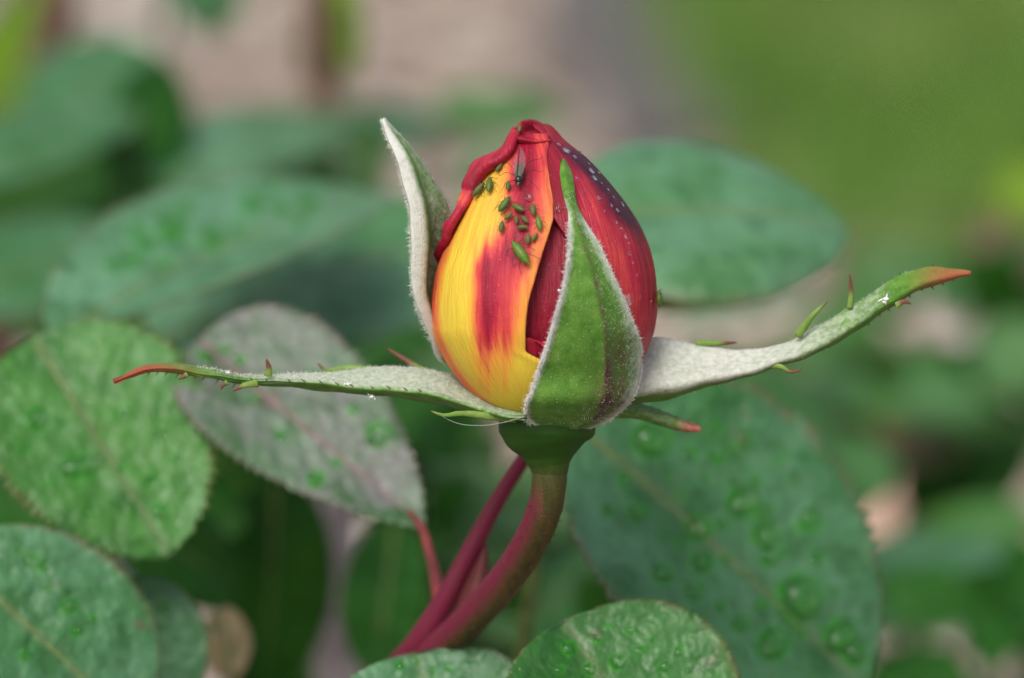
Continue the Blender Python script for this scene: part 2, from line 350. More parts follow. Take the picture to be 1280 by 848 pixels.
# dark stone edging between path and lawn, stone by stone
M_EDGE = simple('slate_edging', (0.10, 0.09, 0.085), 0.7, 0.3, 0.35, 0.6, 0.4)
def edging():
    root = empty('lawn_edging', world_loc=(*edge_w[2], 0.0)); tag(root, 'row of dark grey edging stones between gravel and lawn', 'edging')
    pts = np.array([np.append(p, 0) for p in edge_w[:5]])
    pts = np.vstack([np.append(e0 + edir*60, 0), pts]); ln = np.linalg.norm(np.diff(pts, axis=0), axis=1).sum(); n = int(ln/13)
    c = curve(pts, n*2 + 1)
    for i in range(n):
        a, b = c[2*i], c[2*i + 2]; d = nz(b - a); s = np.array([-d[1], d[0], 0]); a = a + d*.25; b = b - d*.25
        hw, h = rng.uniform(2.6, 3.2), rng.uniform(1.4, 1.9)
        V = []
        for (q, e) in ((a, .35), (a + d*.35, 0), (b - d*.35, 0), (b, .35)):
            V += [q - s*hw, q - s*(hw - e*.5) + [0, 0, h - e], q - s*(hw - .5) + [0, 0, h - e*.8 + .3], q + s*(hw - .5) + [0, 0, h - e*.8 + .3], q + s*(hw - e*.5) + [0, 0, h - e], q + s*hw]
        F = grid_faces(4, 6, True, flip=True) + [(0, 1, 2, 3, 4, 5), (23, 22, 21, 20, 19, 18)]
        mk('edging_stone', np.array(V), F, M_EDGE, root, False, space='world')
edging()

# ================================================================== THE BUD
Yt = [140, 150, 160, 175, 200, 230, 260, 290, 320, 350, 380, 410, 440, 470, 500, 520, 535, 548]
Lt = [660, 655, 648, 640, 622, 598, 580, 566, 555, 546, 543, 545, 557, 575, 603, 632, 655, 675]
Rt = [666, 674, 686, 700, 730, 757, 779, 796, 807, 813, 816, 813, 804, 790, 770, 748, 728, 700]
fL, fR = pchip(Yt, Lt), pchip(Yt, Rt)
def prof(py): l, r = fL(py), fR(py); return (l + r)/2, (r - l)/256.0         # centre px, half width cm
def shell(phi, py, dl):
    cx, hw = prof(py); r = hw + dl
    return np.stack([(cx - 640)/128 + r*np.sin(phi), -(hw*0.94 + dl)*np.cos(phi), (424 - py)/128 + 0*phi], -1)
def phi_of(px, py, dl=0.0):
    cx, hw = prof(py); return np.arcsin(np.clip((px - cx)/128.0/(hw + dl), -0.999, 0.999))
def on_bud(px, py, dl):                       # rig point and outward normal
    f = lambda x, y: shell(phi_of(x, y, dl), y, dl)
    p = f(px, py); n = np.cross(f(px + 1, py) - f(px - 1, py), f(px, py - 1) - f(px, py + 1)); return p, nz(n)

bud = empty('rose_bud', P(686, 592, 0))
tag(bud, 'half open red and yellow rose bud on crimson stem with spread green sepals', 'rose bud')

def petal_grid(rows, ph0, ph1, dl, nu, noise_amp=0.012, seed=0.0, wob=None):
    nv = len(rows); u = np.linspace(0, 1, nu); V = np.zeros((nv, nu, 3)); PH = np.zeros((nv, nu))
    for i, y in enumerate(rows):
        ph = ph0[i] + (ph1[i] - ph0[i])*u; d = dl(u, y)
        V[i] = shell(ph, np.full(nu, y), d); PH[i] = ph
    for i in range(nv):
        for j in range(nu):
            p = V[i, j]; n = np.array([math.sin(PH[i, j]), -math.cos(PH[i, j]), 0])
            V[i, j] = p + n*noise_amp*(fbm((PH[i, j]*1.3, rows[i]/90.0, seed), 1.2, seed) + .4*fbm((PH[i, j]*5, rows[i]/160.0, seed), 1.5, seed))
    return V, PH
rows = np.linspace(534, 158, 150)
# --- front petal
rt = [(158, 684), (175, 687), (200, 684), (230, 687), (255, 691), (274, 691), (285, 688), (320, 677), (350, 668), (385, 659), (420, 656), (438, 656), (443, 661), (448, 671), (456, 684), (470, 700), (500, 700), (534, 690)]
frt = pchip(*zip(*rt))
r_ = np.linspace(534, 168, 150)
dF = lambda u, y: 0.045 + 0.02*np.exp(-((1 - u)/.06)**2)*sstep(270, 300, y) - 0.02*np.exp(-((1 - u)/.03)**2)
V, PH = petal_grid(r_, -1.5 - .6*sstep(225, 335, r_), np.array([phi_of(frt(y), y, .045) for y in r_]), dF, 100, 0.02, 1.7)
px = project(V); X, Y = px[..., 0], px[..., 1]
XU = X
streak = sstep(582, 600, X)*(1 - sstep(628, 672 - (Y - 300)*.16, X))*sstep(262, 322, Y - .9*np.maximum(0, 624 - X) + 6*np.sin(X*.5))*(1 - sstep(385, 520, Y - 10*np.sin(X*.22) - 7*np.sin(X*.61) - 5*np.sin(X*1.3)))
core = 1.6*np.exp(-((X - 612)/9.0)**2)*sstep(300, 340, Y)*(1 - sstep(400, 455, Y))
topr = np.exp(-((X - 657)/20.0)**2 - ((Y - 205)/62.0)**2)
top2 = np.exp(-((X - 648)/17.0)**2 - ((Y - 300)/45.0)**2)
orange = 0.36*sstep(612, 655, X)*(1 - sstep(395, 470, Y)) + 0.12*(1 - sstep(265, 350, Y))
redF = np.clip(orange*(1 - streak) + .76*streak + .15*core + .62*topr + .42*top2, 0, .96)
redF = np.maximum(redF, .85*(1 - sstep(176, 196, Y))*np.exp(-((X - 655)/22)**2))
redF = np.maximum(redF, .78*(1 - sstep(200, 240, Y))*sstep(640, 660, X))
redF = redF - .10*np.exp(-((X - 676)/9.)**2 - ((Y - 188)/16.)**2)
redF = np.maximum(redF, .5*sstep(12, 0, X - fL(Y)))
mk('petal', V.reshape(-1, 3), grid_faces(*V.shape[:2]), M_PETAL, bud, True, {'red': redF, 'dark': 0*redF}, 0.025)['label'] = 'yellow front petal with a broad red streak'
# --- right petal
lt = pchip(*zip(*[(150, 664), (160, 668), (172, 680), (200, 679), (250, 685), (268, 689), (285, 698), (303, 710), (330, 718), (440, 716), (534, 705)]))
r_ = np.linspace(534, 156, 150)
dR = lambda u, y: 0.012 + 0.03*sstep(.12, .5, u)
V, PH = petal_grid(r_, np.array([phi_of(lt(y), y, .012) for y in r_]), np.full(len(r_), 2.9), dR, 110, 0.03, 5.1)
px = project(V); X, Y = px[..., 0], px[..., 1]; er = fR(Y) - X
er = np.where(np.abs(PH) > 1.6, -5, er)
redR = 0.98 - .30*np.exp(-((X - 765)/32.)**2 - ((Y - 345)/75.)**2) - .16*np.exp(-((X - 735)/22.)**2 - ((Y - 255)/45.)**2) - .12*np.exp(-((X - 800)/26.)**2 - ((Y - 400)/50.)**2)
darkR = sstep(40, 6, er)*(1 - sstep(265, 345, Y))*sstep(165, 195, Y)
mk('petal', V.reshape(-1, 3), grid_faces(*V.shape[:2]), M_PETAL, bud, True, {'red': redR, 'dark': darkR}, 0.025)['label'] = 'crimson right petal with dark purple edge and water beads'
# --- inner petals seen through the gap
r_ = np.linspace(500, 175, 70)
V, PH = petal_grid(r_, np.array([phi_of(630, y, -.15) for y in r_]), np.array([phi_of(min(742, fR(y) - 10), y, -.15) for y in r_]), lambda u, y: -.17 + .06*u, 40, 0.03, 9.3)
mk('petal', V.reshape(-1, 3), grid_faces(*V.shape[:2]), M_PETAL, bud, True, {'red': np.full(V.shape[:2], 1.0), 'dark': np.full(V.shape[:2], .12)}, 0.02)['label'] = 'dark crimson inner petal in the gap'
r_ = np.linspace(480, 424, 26)
V, PH = petal_grid(r_, np.array([phi_of(646, y, -.06) for y in r_]), np.array([phi_of(706, y, -.06) for y in r_]), lambda u, y: -.075 + .02*np.sin(u*9), 40, 0.03, 2.3)
V[-1, :, 2] += .06*np.sin(np.linspace(0, 7, 40)) - .05; V[-2, :, 2] += .03*np.sin(np.linspace(0, 7, 40)) - .025
mk('petal', V.reshape(-1, 3), grid_faces(*V.shape[:2]), M_PETAL, bud, True, {'red': np.full(V.shape[:2], .86), 'dark': np.zeros(V.shape[:2])}, 0.02)
# --- back petal
r_ = np.linspace(534, 158, 80)
V, PH = petal_grid(r_, np.full(80, 1.5), np.full(80, 4.9), lambda u, y: -.015 + 0*u, 60, 0.02, 4.4)
mk('petal', V.reshape(-1, 3), grid_faces(*V.shape[:2]), M_PETAL, bud, True, {'red': np.full(V.shape[:2], .92), 'dark': np.zeros(V.shape[:2])}, 0.02)
# --- left petal with the rolled lip
le = pchip(*zip(*[(160, 652), (175, 646), (192, 638), (208, 622), (226, 602), (243, 592), (262, 582), (280, 573), (296, 564), (310, 557), (534, 640)]))
lr = pchip(*zip(*[(160, .012), (175, .022), (196, .06), (222, .11), (233, .09), (241, .025), (249, .025), (262, .03), (284, .02), (300, .008), (534, .01)]))
r_ = np.linspace(534, 162, 170); nr = 18; nb = 40; VV = []
for y in r_:
    pe = phi_of(le(y), y, .06) if y < 300 else phi_of(le(300), 300, .06) - (y - 300)*.012
    ph = np.linspace(-2.9, pe, nb); dl = .02 + .06*sstep(0.4, 1, np.linspace(0, 1, nb))*sstep(330, 290, y)
    base = shell(ph, np.full(nb, y), dl); e = base[-1]; r = float(lr(y))
    nrm = np.array([math.sin(pe), -math.cos(pe), 0.0]); tg = np.array([math.cos(pe), math.sin(pe), 0.0])
    nrm = nz(nrm + np.array([0, 0, .22])); rho = .022 + .3*r; a = np.linspace(0, 1, 9)[1:]*math.pi; q = np.linspace(0, 1, nr - 7)[1:]
    tt_ = np.r_[np.sin(a)*rho*1.1, -q*2.3*r]; nn_ = np.r_[(1 - np.cos(a))*rho, 2*rho - .55*r*q**2 + .03*np.sin(y*.16)*q]
    roll = e + tt_[:, None]*tg + nn_[:, None]*nrm
    VV.append(np.vstack([base, roll]))
V = np.array(VV)
for i in range(V.shape[0]):
    for j in range(V.shape[1]): V[i, j] += .02*np.array([fbm(V[i, j], 2.2, 3.), fbm(V[i, j], 2.2, 7.), 1.3*fbm(V[i, j], 2.6, 11.)]) + (.014*np.array([fbm(V[i, j], 7, 3.), fbm(V[i, j], 7, 7.), fbm(V[i, j], 7, 11.)]) if j >= nb - 4 else 0)
redL = np.tile(np.r_[np.full(nb, .9), np.linspace(.95, .84, nr)], (len(r_), 1))
redL -= .3*np.exp(-((r_ - 250)/9.)**2)[:, None]
mk('petal', V.reshape(-1, 3), grid_faces(*V.shape[:2]), M_PETAL, bud, True, {'red': redL, 'dark': 0*redL}, 0.022)['label'] = 'crimson left petal with rolled back lip'

def loft(rails, nv, nu, rig=False):
    R = np.array([curve([P(*q) for q in r] if not rig else r, nv) for r in rails]); u = np.linspace(0, 1, nu)
    t = np.linspace(0, 1, len(rails)); V = np.zeros((nv, nu, 3))
    for i in range(nv): V[i] = curve(R[:, i], u) if len(rails) > 2 else R[0, i] + (R[1, i] - R[0, i])*u[:, None]
    return V
# --- folded tip petal
V = loft([[(641, 182, .05), (643, 166, .02), (651, 156, .06), (664, 153, .12), (680, 162, .12), (696, 182, .1)],
          [(641, 181, -.08), (644, 163, -.10), (651, 153, -.08), (663, 150.5, -.05), (678, 158, -.06), (692, 178, -.12)],
          [(643, 178, -.10), (647, 165, -.10), (654, 157, -.07), (664, 155, -.04), (676, 162, -.06), (688, 176, -.14)],
          [(646, 173, -.12), (651, 168, -.10), (658, 164, -.02), (666, 163, .0), (675, 167, -.04), (686, 175, -.15)],
          [(644, 172, -.22), (650, 176, -.30), (659, 178, -.33), (668, 179, -.33), (678, 178, -.32), (690, 177, -.26)],
          [(644, 174, -.20), (651, 180, -.27), (659, 182, -.28), (667, 183, -.28), (677, 182, -.27), (690, 179, -.23)]], 44, 36)
for i in range(V.shape[0]):
    for j in range(V.shape[1]): V[i, j] += .022*np.array([fbm(V[i, j], 6, 1.), fbm(V[i, j], 5, 2.), fbm(V[i, j], 5, 3.)])
mk('petal', V.reshape(-1, 3), grid_faces(*V.shape[:2]), M_PETAL, bud, True, {'red': np.clip(.9 + .5*np.array([[fbm(q, 3.5, 8.) for q in w_] for w_ in V]), .7, 1), 'dark': np.zeros(V.shape[:2])}, 0.015)['label'] = 'small crimson petal folded over at the tip'

# --- receptacle and stem
def revolve(path, radii, n, ns, name, mat, parent, attrs, solid=0):
    v, f = tube(path, radii, ns, n); return v, f
ry = [512, 522, 530, 540, 552, 564, 576, 587, 596, 602]
rr = [48, 57, 61, 60, 53, 42, 31.5, 25.5, 22.3, 18]
rx = [685, 685, 684, 684, 684, 685, 686, 687, 687, 686.5]
v, f = tube([P(a, b, .0) for a, b in zip(rx, ry)], [q/128 for q in rr], 32, 50)
pz = project(v)
mk('receptacle', v, f, M_STEM, bud, True, {'red': 0*v[:, 0], 'green': 1 - sstep(568, 618, pz[:, 1])})
ground_dir = np.array([0, sP, -cP])
sp_ = [P(686, 566, .0), P(687, 598, .0), P(684, 625, .05), P(674, 655, .2), P(656, 690, .5), P(628, 730, .9), P(592, 770, 1.4), P(548, 812, 2.0), P(495, 855, 2.8), P(430, 915, 4.0), P(380, 1000, 5.5)]
end = sp_[-1]; down = end + ground_dir*(W(end)[2]) ; sp_ += [end*0.65 + down*.35 + [.6, 0, 0], down]
v, f = tube(sp_, [q/128 for q in (22, 22, 22, 23, 24.5, 26.5, 30, 36, 42, 46, 52, 60)], 24, 160)
pz = project(v); cxs = np.repeat(pz.reshape(160, 24, 2).mean(1), 24, 0)
side = (pz[:, 0] - cxs[:, 0])/25.
redS = np.clip(sstep(.25, -.75, side + (pz[:, 1] - cxs[:, 1])/60.)*sstep(588, 640, pz[:, 1]), 0, 1)
mk('stem', v, f, M_STEM, bud, True, {'red': redS*.95, 'green': 1 - sstep(568, 618, pz[:, 1])})
v, f = tube([P(674, 540, 1.5), P(652, 578, 1.6), P(630, 612, 1.7), P(606, 655, 1.8), P(580, 705, 1.9), P(556, 752, 2.0), P(528, 800, 2.2), P(492, 848, 2.8)], [q/128 for q in (8, 9.5, 11, 12.5, 14.5, 18, 21, 24)], 16, 60)
mk('side_stem', v, f, M_STEM, bud, True, {'red': np.full(len(v), .95), 'green': 0*v[:, 0]})['label'] = 'thinner crimson side shoot behind the stem'
# stipule between the stems
V = loft([[(560, 800, 2.0), (572, 750, 1.9), (590, 705, 1.9), (606, 668, 1.9)], [(575, 802, 1.5), (590, 755, 1.6), (602, 712, 1.7), (607, 668, 1.9)], [(590, 792, 1.5), (606, 750, 1.6), (612, 712, 1.8), (607, 667, 1.9)]], 24, 10)
mk('stipule', V.reshape(-1, 3), grid_faces(24, 10), M_STEM, bud, True, {'red': np.full(240, .6), 'green': np.zeros(240)}, 0.03)
# ---------------------------------------------------------------- hair helpers
def hair_strand(B, p, d, L, r=0.004, bend=None):
    d = nz(d); b = nz(np.cross(d, [.3, .5, .81])); c = np.cross(b, d); q = p + d*L*.55; e = p + d*L + (bend if bend is not None else 0)
    vs = [p + r*b, p - r*.5*b + r*.87*c, p - r*.5*b - r*.87*c, q + .7*r*b, q - r*.35*b + r*.6*c, q - r*.35*b - r*.6*c, e]
    B.add(vs, [(0, 1, 4, 3), (1, 2, 5, 4), (2, 0, 3, 5), (3, 4, 6), (4, 5, 6), (5, 3, 6)])
def grid_normals(V):
    du = np.gradient(V, axis=1); dv = np.gradient(V, axis=0); n = np.cross(du, dv); return n/(np.linalg.norm(n, axis=2, keepdims=True) + 1e-9)
def edge_hairs(V, side, n, L, B, out=0.6, jit=0.5, rng_=(0.02, .98), nsign=1):
    """hairs along a grid's border column (0 or -1)"""
    Nn = grid_normals(V)*nsign; nv = V.shape[0]
    for k in range(n):
        t = rng.uniform(*rng_)*(nv - 1); i = int(t); f = t - i
        p = V[i, side]*(1 - f) + V[min(i + 1, nv - 1), side]*f; inner = V[i, 1 if side == 0 else -2]; o = nz(V[i, side] - inner)
        d = o*out + Nn[i, side]*rng.normal(.25, .5) + rng.normal(0, jit, 3)
        hair_strand(B, p - o*rng.uniform(0, .03), d, L*rng.uniform(.4, 1.2), .0026, rng.normal(0, .012, 3))
def face_hairs(V, n, L, B, nsign=1, jmin=0.0, jmax=1.0, imin=0., imax=1.):
    Nn = grid_normals(V)*nsign; nv, nu = V.shape[:2]
    for k in range(n):
        i = int(rng.uniform(imin, imax)*(nv - 1)); j = int(rng.uniform(jmin, jmax)*(nu - 1))
        hair_strand(B, V[i, j] + rng.normal(0, .004, 3), Nn[i, j]*.5 + rng.normal(0, .5, 3), L*rng.uniform(.5, 1.2), .0018)
def tooth(sep, path, w0, red_from=.55, flat=.45, label=None):
    pts = [P(*q) for q in path]; n = 16; c = curve(pts, n); V = []; R = []
    for i in range(n):
        t = nz(np.gradient(c, axis=0)[i]); b = nz(np.cross(t, [0, -1, 0.1])); k = np.cross(b, t); s = i/(n - 1)
        w = w0/128*(1 - s)**.7*(1 + .12*math.sin(i*2.4)) + .006
        for a in np.linspace(0, 2*math.pi, 8, endpoint=False): V.append(c[i] + b*w*math.cos(a) + k*w*flat*math.sin(a)); R.append(sstep(red_from, red_from + .3, s))
    F = grid_faces(n, 8, True) + [tuple(range(8))[::-1], tuple(range(8*n - 8, 8*n))]
    o = mk('tooth', np.array(V), F, M_TOOTH, sep, True, {'red': R}); 
    if label: o['label'] = label
    return o

# fine bristles on the stem
B = Bag(); sc_c = curve(sp_[:8], 200)
for k in range(260):
    i = int(rng.uniform(30, 170)); tq = nz(sc_c[i + 1] - sc_c[i - 1]); bq = nz(np.cross(tq, [0, -1, .1])); nq = np.cross(bq, tq); an = rng.uniform(0, 6.28)
    dq = bq*math.cos(an) + nq*math.sin(an); hair_strand(B, sc_c[i] + dq*.165, dq + rng.normal(0, .2, 3), rng.uniform(.03, .06), .004)
tag(mk('bristles', B.verts(), B.f, M_GLAND, bud, False), kind='stuff')
# ---------------------------------------------------------------- front sepal
sl = pchip(*zip(*[(201, 703), (208, 700), (220, 699), (238, 701), (255, 705), (275, 709), (300, 709), (330, 707), (350, 704), (380, 697), (410, 689), (440, 680), (465, 671), (490, 662), (508, 656), (518, 656), (528, 664), (537, 678), (542, 692)]))
sr = pchip(*zip(*[(201, 704), (208, 709), (220, 714), (238, 717), (255, 719), (275, 728), (290, 737), (310, 749), (330, 758), (350, 767), (380, 781), (410, 793), (435, 801), (465, 801), (490, 794), (508, 782), (518, 770), (528, 756), (537, 735), (542, 708)]))
smid = pchip(*zip(*[(201, 703.5), (240, 709), (275, 717), (330, 735), (380, 748), (430, 756), (470, 757), (520, 745), (542, 700)]))
nv, nu = 150, 48; r_ = np.r_[np.linspace(542, 520, 30)[:-1], np.linspace(520, 201, nv - 29)]; V = np.zeros((nv, nu, 3)); fz = np.zeros((nv, nu)); pur = np.zeros((nv, nu))
for i, y in enumerate(r_):
    d0 = .10 + .10*sstep(300, 215, y) + .16*np.exp(-((y - 505)/28.)**2) 
    xs = np.linspace(sl(y), sr(y), nu); m = smid(y); w = (sr(y) - sl(y))
    ridge = .035*np.exp(-((xs - m)/7.)**2)*sstep(230, 300, y) + .03*np.exp(-((xs - sl(y))/6.)**2)*sstep(260, 330, y)
    cup = -.10*np.abs((xs - m)/max(w, 8))**1.5*sstep(330, 250, y)
    wave = .02*np.sin(y*.11)*((xs - m)/max(w, 8))
    dl = d0 + ridge + cup + wave
    yy = np.full(nu, y)
    V[i] = shell(phi_of(xs, yy, dl), yy, dl)
    ed = np.minimum(xs - sl(y), sr(y) - xs)
    fz[i] = np.maximum(np.exp(-((xs - sl(y))/5.0)**2)*sstep(235, 300, y), np.exp(-((sr(y) - xs)/8.)**2)*sstep(260, 290, y)*.75)
    fz[i] = np.maximum(fz[i], .33*sstep(.35, 1, (xs - m)/max(sr(y) - m, 4))*sstep(270, 320, y))
    pur[i] = .5*np.exp(-((xs - m)/3.5)**2)*sstep(250, 330, y) + .8*np.exp(-((xs - 765)/26.)**2 - ((y - 500)/34.)**2) + .5*np.exp(-((xs - 772)/16.)**2 - ((y - 440)/34.)**2)
for i in range(nv):
    for j in range(nu): V[i, j, 1] += .02*fbm(V[i, j], 2.5, 4.)
s1 = mk('sepal', V.reshape(-1, 3), grid_faces(nv, nu), M_SEPAL, bud, True, {'fuzz': fz, 'purple': np.clip(pur, 0, 1), 'red': 0*fz}, 0.05)
s1['label'] = 'broad green front sepal with white woolly edges hugging the bud'
B = Bag(); edge_hairs(V, 0, 1300, .048, B, .7, .5, (.12, .80)); edge_hairs(V, -1, 700, .03, B, .6, .4, (.1, .78)); face_hairs(V, 800, .016, B, 1, 0, 1, .02, .9); face_hairs(V, 500, .02, B, 1, .62, 1, .15, .78)
tag(mk('woolly_hairs', B.verts(), B.f, M_FUZZ, s1, False), kind='stuff')

# ---------------------------------------------------------------- upright left sepal
V = loft([[(475, 151, -.15), (487, 180, -.3), (500, 215, -.4), (511, 262, -.45), (514, 300, -.45), (513, 340, -.4), (523, 393, -.3), (539, 428, -.1), (556, 452, .15), (590, 500, .4)],
          [(476, 151, -.13), (493, 181, -.3), (510, 212, -.38), (521, 252, -.42), (524, 300, -.42), (521, 345, -.38), (530, 395, -.26), (543, 430, -.08), (558, 454, .17), (592, 500, .42)],
          [(477, 151, -.1), (497, 181, -.12), (516, 212, -.12), (530, 246, -.12), (535, 300, -.12), (531, 350, -.1), (537, 398, .0), (548, 434, .02), (562, 458, .22), (594, 502, .45)],
          [(478, 151, -.08), (501, 180, -.05), (525, 214, .0), (549, 254, .02), (553, 300, .02), (543, 352, .05), (545, 400, .15), (553, 437, .1), (567, 461, .28), (597, 504, .48)],
          [(479, 152, -.08), (504, 180, .0), (533, 220, .08), (564, 272, .12), (568, 300, .15), (552, 345, .2), (552, 400, .2), (560, 440, .2), (573, 464, .33), (600, 506, .5)]], 110, 30)
u = np.linspace(0, 1, 30)[None, :]; vv = np.linspace(0, 1, 110)[:, None]
fz = np.maximum(1.0*(1 - sstep(.13, .25, u)) + 0*vv, .95*sstep(.93, .99, u)*(1 - sstep(.5, .62, vv))) ; fz = np.maximum(fz, .9*(1 - sstep(.0, .1, vv))); fz = np.maximum(fz, .2*sstep(.3, .5, u) + 0*vv)
pur = .42*sstep(.45, .8, u)*sstep(.2, .42, vv) + .2*sstep(.3, .45, vv)
for i in range(110):
    for j in range(30): V[i, j] += .02*np.array([fbm(V[i, j], 3, 1.), fbm(V[i, j], 3, 5.), 0])
s2 = mk('sepal', V.reshape(-1, 3), grid_faces(110, 30), M_SEPAL, bud, True, {'fuzz': fz, 'purple': np.clip(pur, 0, .8) + 0*fz, 'red': 0*fz}, 0.045)
s2['label'] = 'upright sepal with white woolly rim left of the bud'
B = Bag(); edge_hairs(V, 0, 800, .05, B, .8, .45, (.01, .85)); edge_hairs(V, -1, 700, .07, B, .8, .4, (.01, .5)); face_hairs(V, 1300, .03, B, -1, 0, .3, .0, .85); face_hairs(V, 400, .03, B, 1, 0, .3, .0, .85)
tag(mk('woolly_hairs', B.verts(), B.f, M_FUZZ, s2, False), kind='stuff')

# ---------------------------------------------------------------- long left sepal
top = [(143, 476), (160, 466), (185, 456), (220, 454), (260, 461), (300, 467), (345, 468), (400, 466), (450, 461), (500, 458), (540, 463), (580, 476), (620, 498), (652, 516)]
mid_ = [(142, 477), (162, 469), (187, 461), (220, 461), (260, 468), (300, 474), (345, 476), (400, 480), (450, 485), (500, 489), (545, 496), (590, 509), (630, 520), (656, 522)]
bot = [(142, 479), (165, 473), (190, 465), (220, 467), (260, 473), (300, 480), (345, 483), (400, 489), (450, 493), (500, 497), (545, 505), (590, 517), (630, 525), (656, 527)]
tt = np.linspace(0, 1, len(top))
wd = np.interp(tt, [0, .2, .5, .8, 1], [.02, .08, .14, .3, .3])
dep = np.interp(tt, [0, .5, .85, 1], [-.1, -.05, -.25, -.62])
V = loft([[(a, b, d + 1.2*w) for (a, b), d, w in zip(top, dep, wd)], [((a + c)/2, (b + e)/2, d + .3*w) for (a, b), (c, e), d, w in zip(top, mid_, dep, wd)], [(a, b, d - .5*w) for (a, b), d, w in zip(mid_, dep, wd)], [(a, b, d + .5*w) for (a, b), d, w in zip(bot, dep, wd)]], 150, 24)
for i in range(150):
    for j in range(24): V[i, j] += .018*np.array([0, fbm(V[i, j], 3, 2.), fbm(V[i, j], 4, 6.)])
u = np.linspace(0, 1, 24)[None, :]; X = project(V)[..., 0]
fz = .48*(1 - sstep(.5, .7, u))*sstep(290, 350, X)*(1 - .5*sstep(540, 640, X)) + .12*(1 - sstep(.5, .7, u))*sstep(200, 290, X)
red = sstep(275, 165, X)*(.55 + .45*sstep(.3, .8, u + .4*sstep(240, 170, X)))
s3 = mk('sepal', V.reshape(-1, 3), grid_faces(150, 24), M_SEPAL, bud, True, {'fuzz': fz, 'purple': 0*fz, 'red': np.clip(red, 0, .95)}, 0.035)
s3['label'] = 'long narrow sepal pointing left with a reddish tip'
B = Bag(); edge_hairs(V, 0, 500, .03, B, .6, .5, (.2, .95)); face_hairs(V, 900, .03, B, -1, 0, .55, .25, .95); face_hairs(V, 500, .03, B, 1, 0, .55, .25, .95)
tag(mk('woolly_hairs', B.verts(), B.f, M_FUZZ, s3, False), kind='stuff')
B = Bag()
for xx in list(range(185, 300, 12)) + list(range(318, 540, 21)):
    xx += rng.uniform(-4, 4); i = int(np.argmin(np.abs(X[:, 20] - xx))); j = 23 if xx < 300 else 14
    hair_strand(B, V[i, j], np.array([-.5, -.5, -.75 if xx < 300 else .35]), rng.uniform(.045, .08), .007)
tag(mk('gland_hairs', B.verts(), B.f, M_GLAND, s3, False), kind='stuff')
tooth(s3, [(335, 470, -.05), (336, 460, -.08), (333, 449, -.1)], 4.5, .3)
tooth(s3, [(322, 479, -.1), (305, 482, -.15), (291, 489, -.15)], 4.5, .5)
tooth(s3, [(284, 478, -.1), (279, 481, -.12), (276, 487, -.12)], 3, .1)
tooth(s3, [(234, 468, -.1), (228, 472, -.12), (223, 474, -.12)], 3, .1)
tooth(s3, [(465, 464, .4), (430, 461, .45), (405, 462, .5), (397, 454, .5)], 6, .7)
tooth(s3, [(552, 480, .5), (508, 451, .6), (484, 436, .7)], 6, .35)
tooth(s3, [(655, 524, -.3), (610, 520, -.45), (575, 517, -.5), (552, 519, -.55), (539, 514, -.55)], 6, .85, label='pale green side lobe curling under the bud')
# ---------------------------------------------------------------- long right sepal
top = [(770, 442), (795, 428), (820, 423), (860, 430), (905, 439), (950, 437), (990, 427), (1022, 409), (1060, 387), (1100, 362), (1130, 343), (1165, 335), (1195, 338), (1213, 341)]
bot = [(740, 512), (775, 505), (805, 503), (850, 493), (900, 479), (940, 467), (985, 453), (1030, 434), (1075, 409), (1110, 384), (1145, 363), (1178, 351), (1200, 345), (1214, 342)]
mid_ = [(a*.2 + c*.8, b*.2 + e*.8) for (a, b), (c, e) in zip(top, bot)]
tt = np.linspace(0, 1, len(top)); wd = np.interp(tt, [0, .2, .5, .8, 1], [.3, .3, .14, .1, .02]); dep = np.interp(tt, [0, .15, .5, 1], [.1, .05, -.05, -.1])
V = loft([[(a, b, d + 1.0*w) for (a, b), d, w in zip(top, dep, wd)], [((a + c)/2, (b + e)/2, d + .35*w) for (a, b), (c, e), d, w in zip(top, mid_, dep, wd)], [(a, b, d - .3*w) for (a, b), d, w in zip(mid_, dep, wd)], [(a, b, d + .5*w) for (a, b), d, w in zip(bot, dep, wd)]], 150, 26)
for i in range(150):
    for j in range(26): V[i, j] += .022*np.array([0, fbm(V[i, j], 3, 12.), fbm(V[i, j], 4, 16.)])
u = np.linspace(0, 1, 26)[None, :]; X = project(V)[..., 0]
fz = .85*(1 - sstep(.72, .84, u))*(1 - sstep(900, 1080, X)) + .25*(1 - sstep(.6, .8, u))*sstep(900, 1000, X)*(1 - sstep(1080, 1130, X))
red = sstep(1125, 1195, X)*(.6 + .4*u)
s4 = mk('sepal', V.reshape(-1, 3), grid_faces(150, 26, flip=True), M_SEPAL, bud, True, {'fuzz': fz, 'purple': .35*np.exp(-((X - 900)/14.)**2)*(u < .8), 'red': np.clip(red, 0, .95)}, 0.018)
s4['label'] = 'long sepal sweeping up to the right, white and felted near the bud'
B = Bag(); edge_hairs(V, 0, 700, .035, B, .6, .5, (.1, .85)); edge_hairs(V, -1, 350, .03, B, .6, .5, (.1, .6)); face_hairs(V, 900, .03, B, -1, 0, .8, .05, .6); face_hairs(V, 900, .03, B, 1, 0, .8, .05, .6)
tag(mk('woolly_hairs', B.verts(), B.f, M_FUZZ, s4, False), kind='stuff')
B = Bag()
for xx in range(1085, 1200, 13):
    i = int(np.argmin(np.abs(X[:, 20] - xx))); hair_strand(B, V[i, 25], np.array([.4, -.3, -.8]), rng.uniform(.04, .07), .012)
    if rng.random() < .5: hair_strand(B, V[i, 0], np.array([.1, -.3, .8]), rng.uniform(.03, .05), .01)
tag(mk('gland_hairs', B.verts(), B.f, M_GLAND, s4, False), kind='stuff')
tooth(s4, [(1062, 386, .0), (1064, 365, -.02), (1062, 342, -.05)], 3.2, .3)
tooth(s4, [(997, 421, .0), (1009, 403, -.05), (1020, 390, -.08), (1034, 377, -.1)], 4.6, .75)
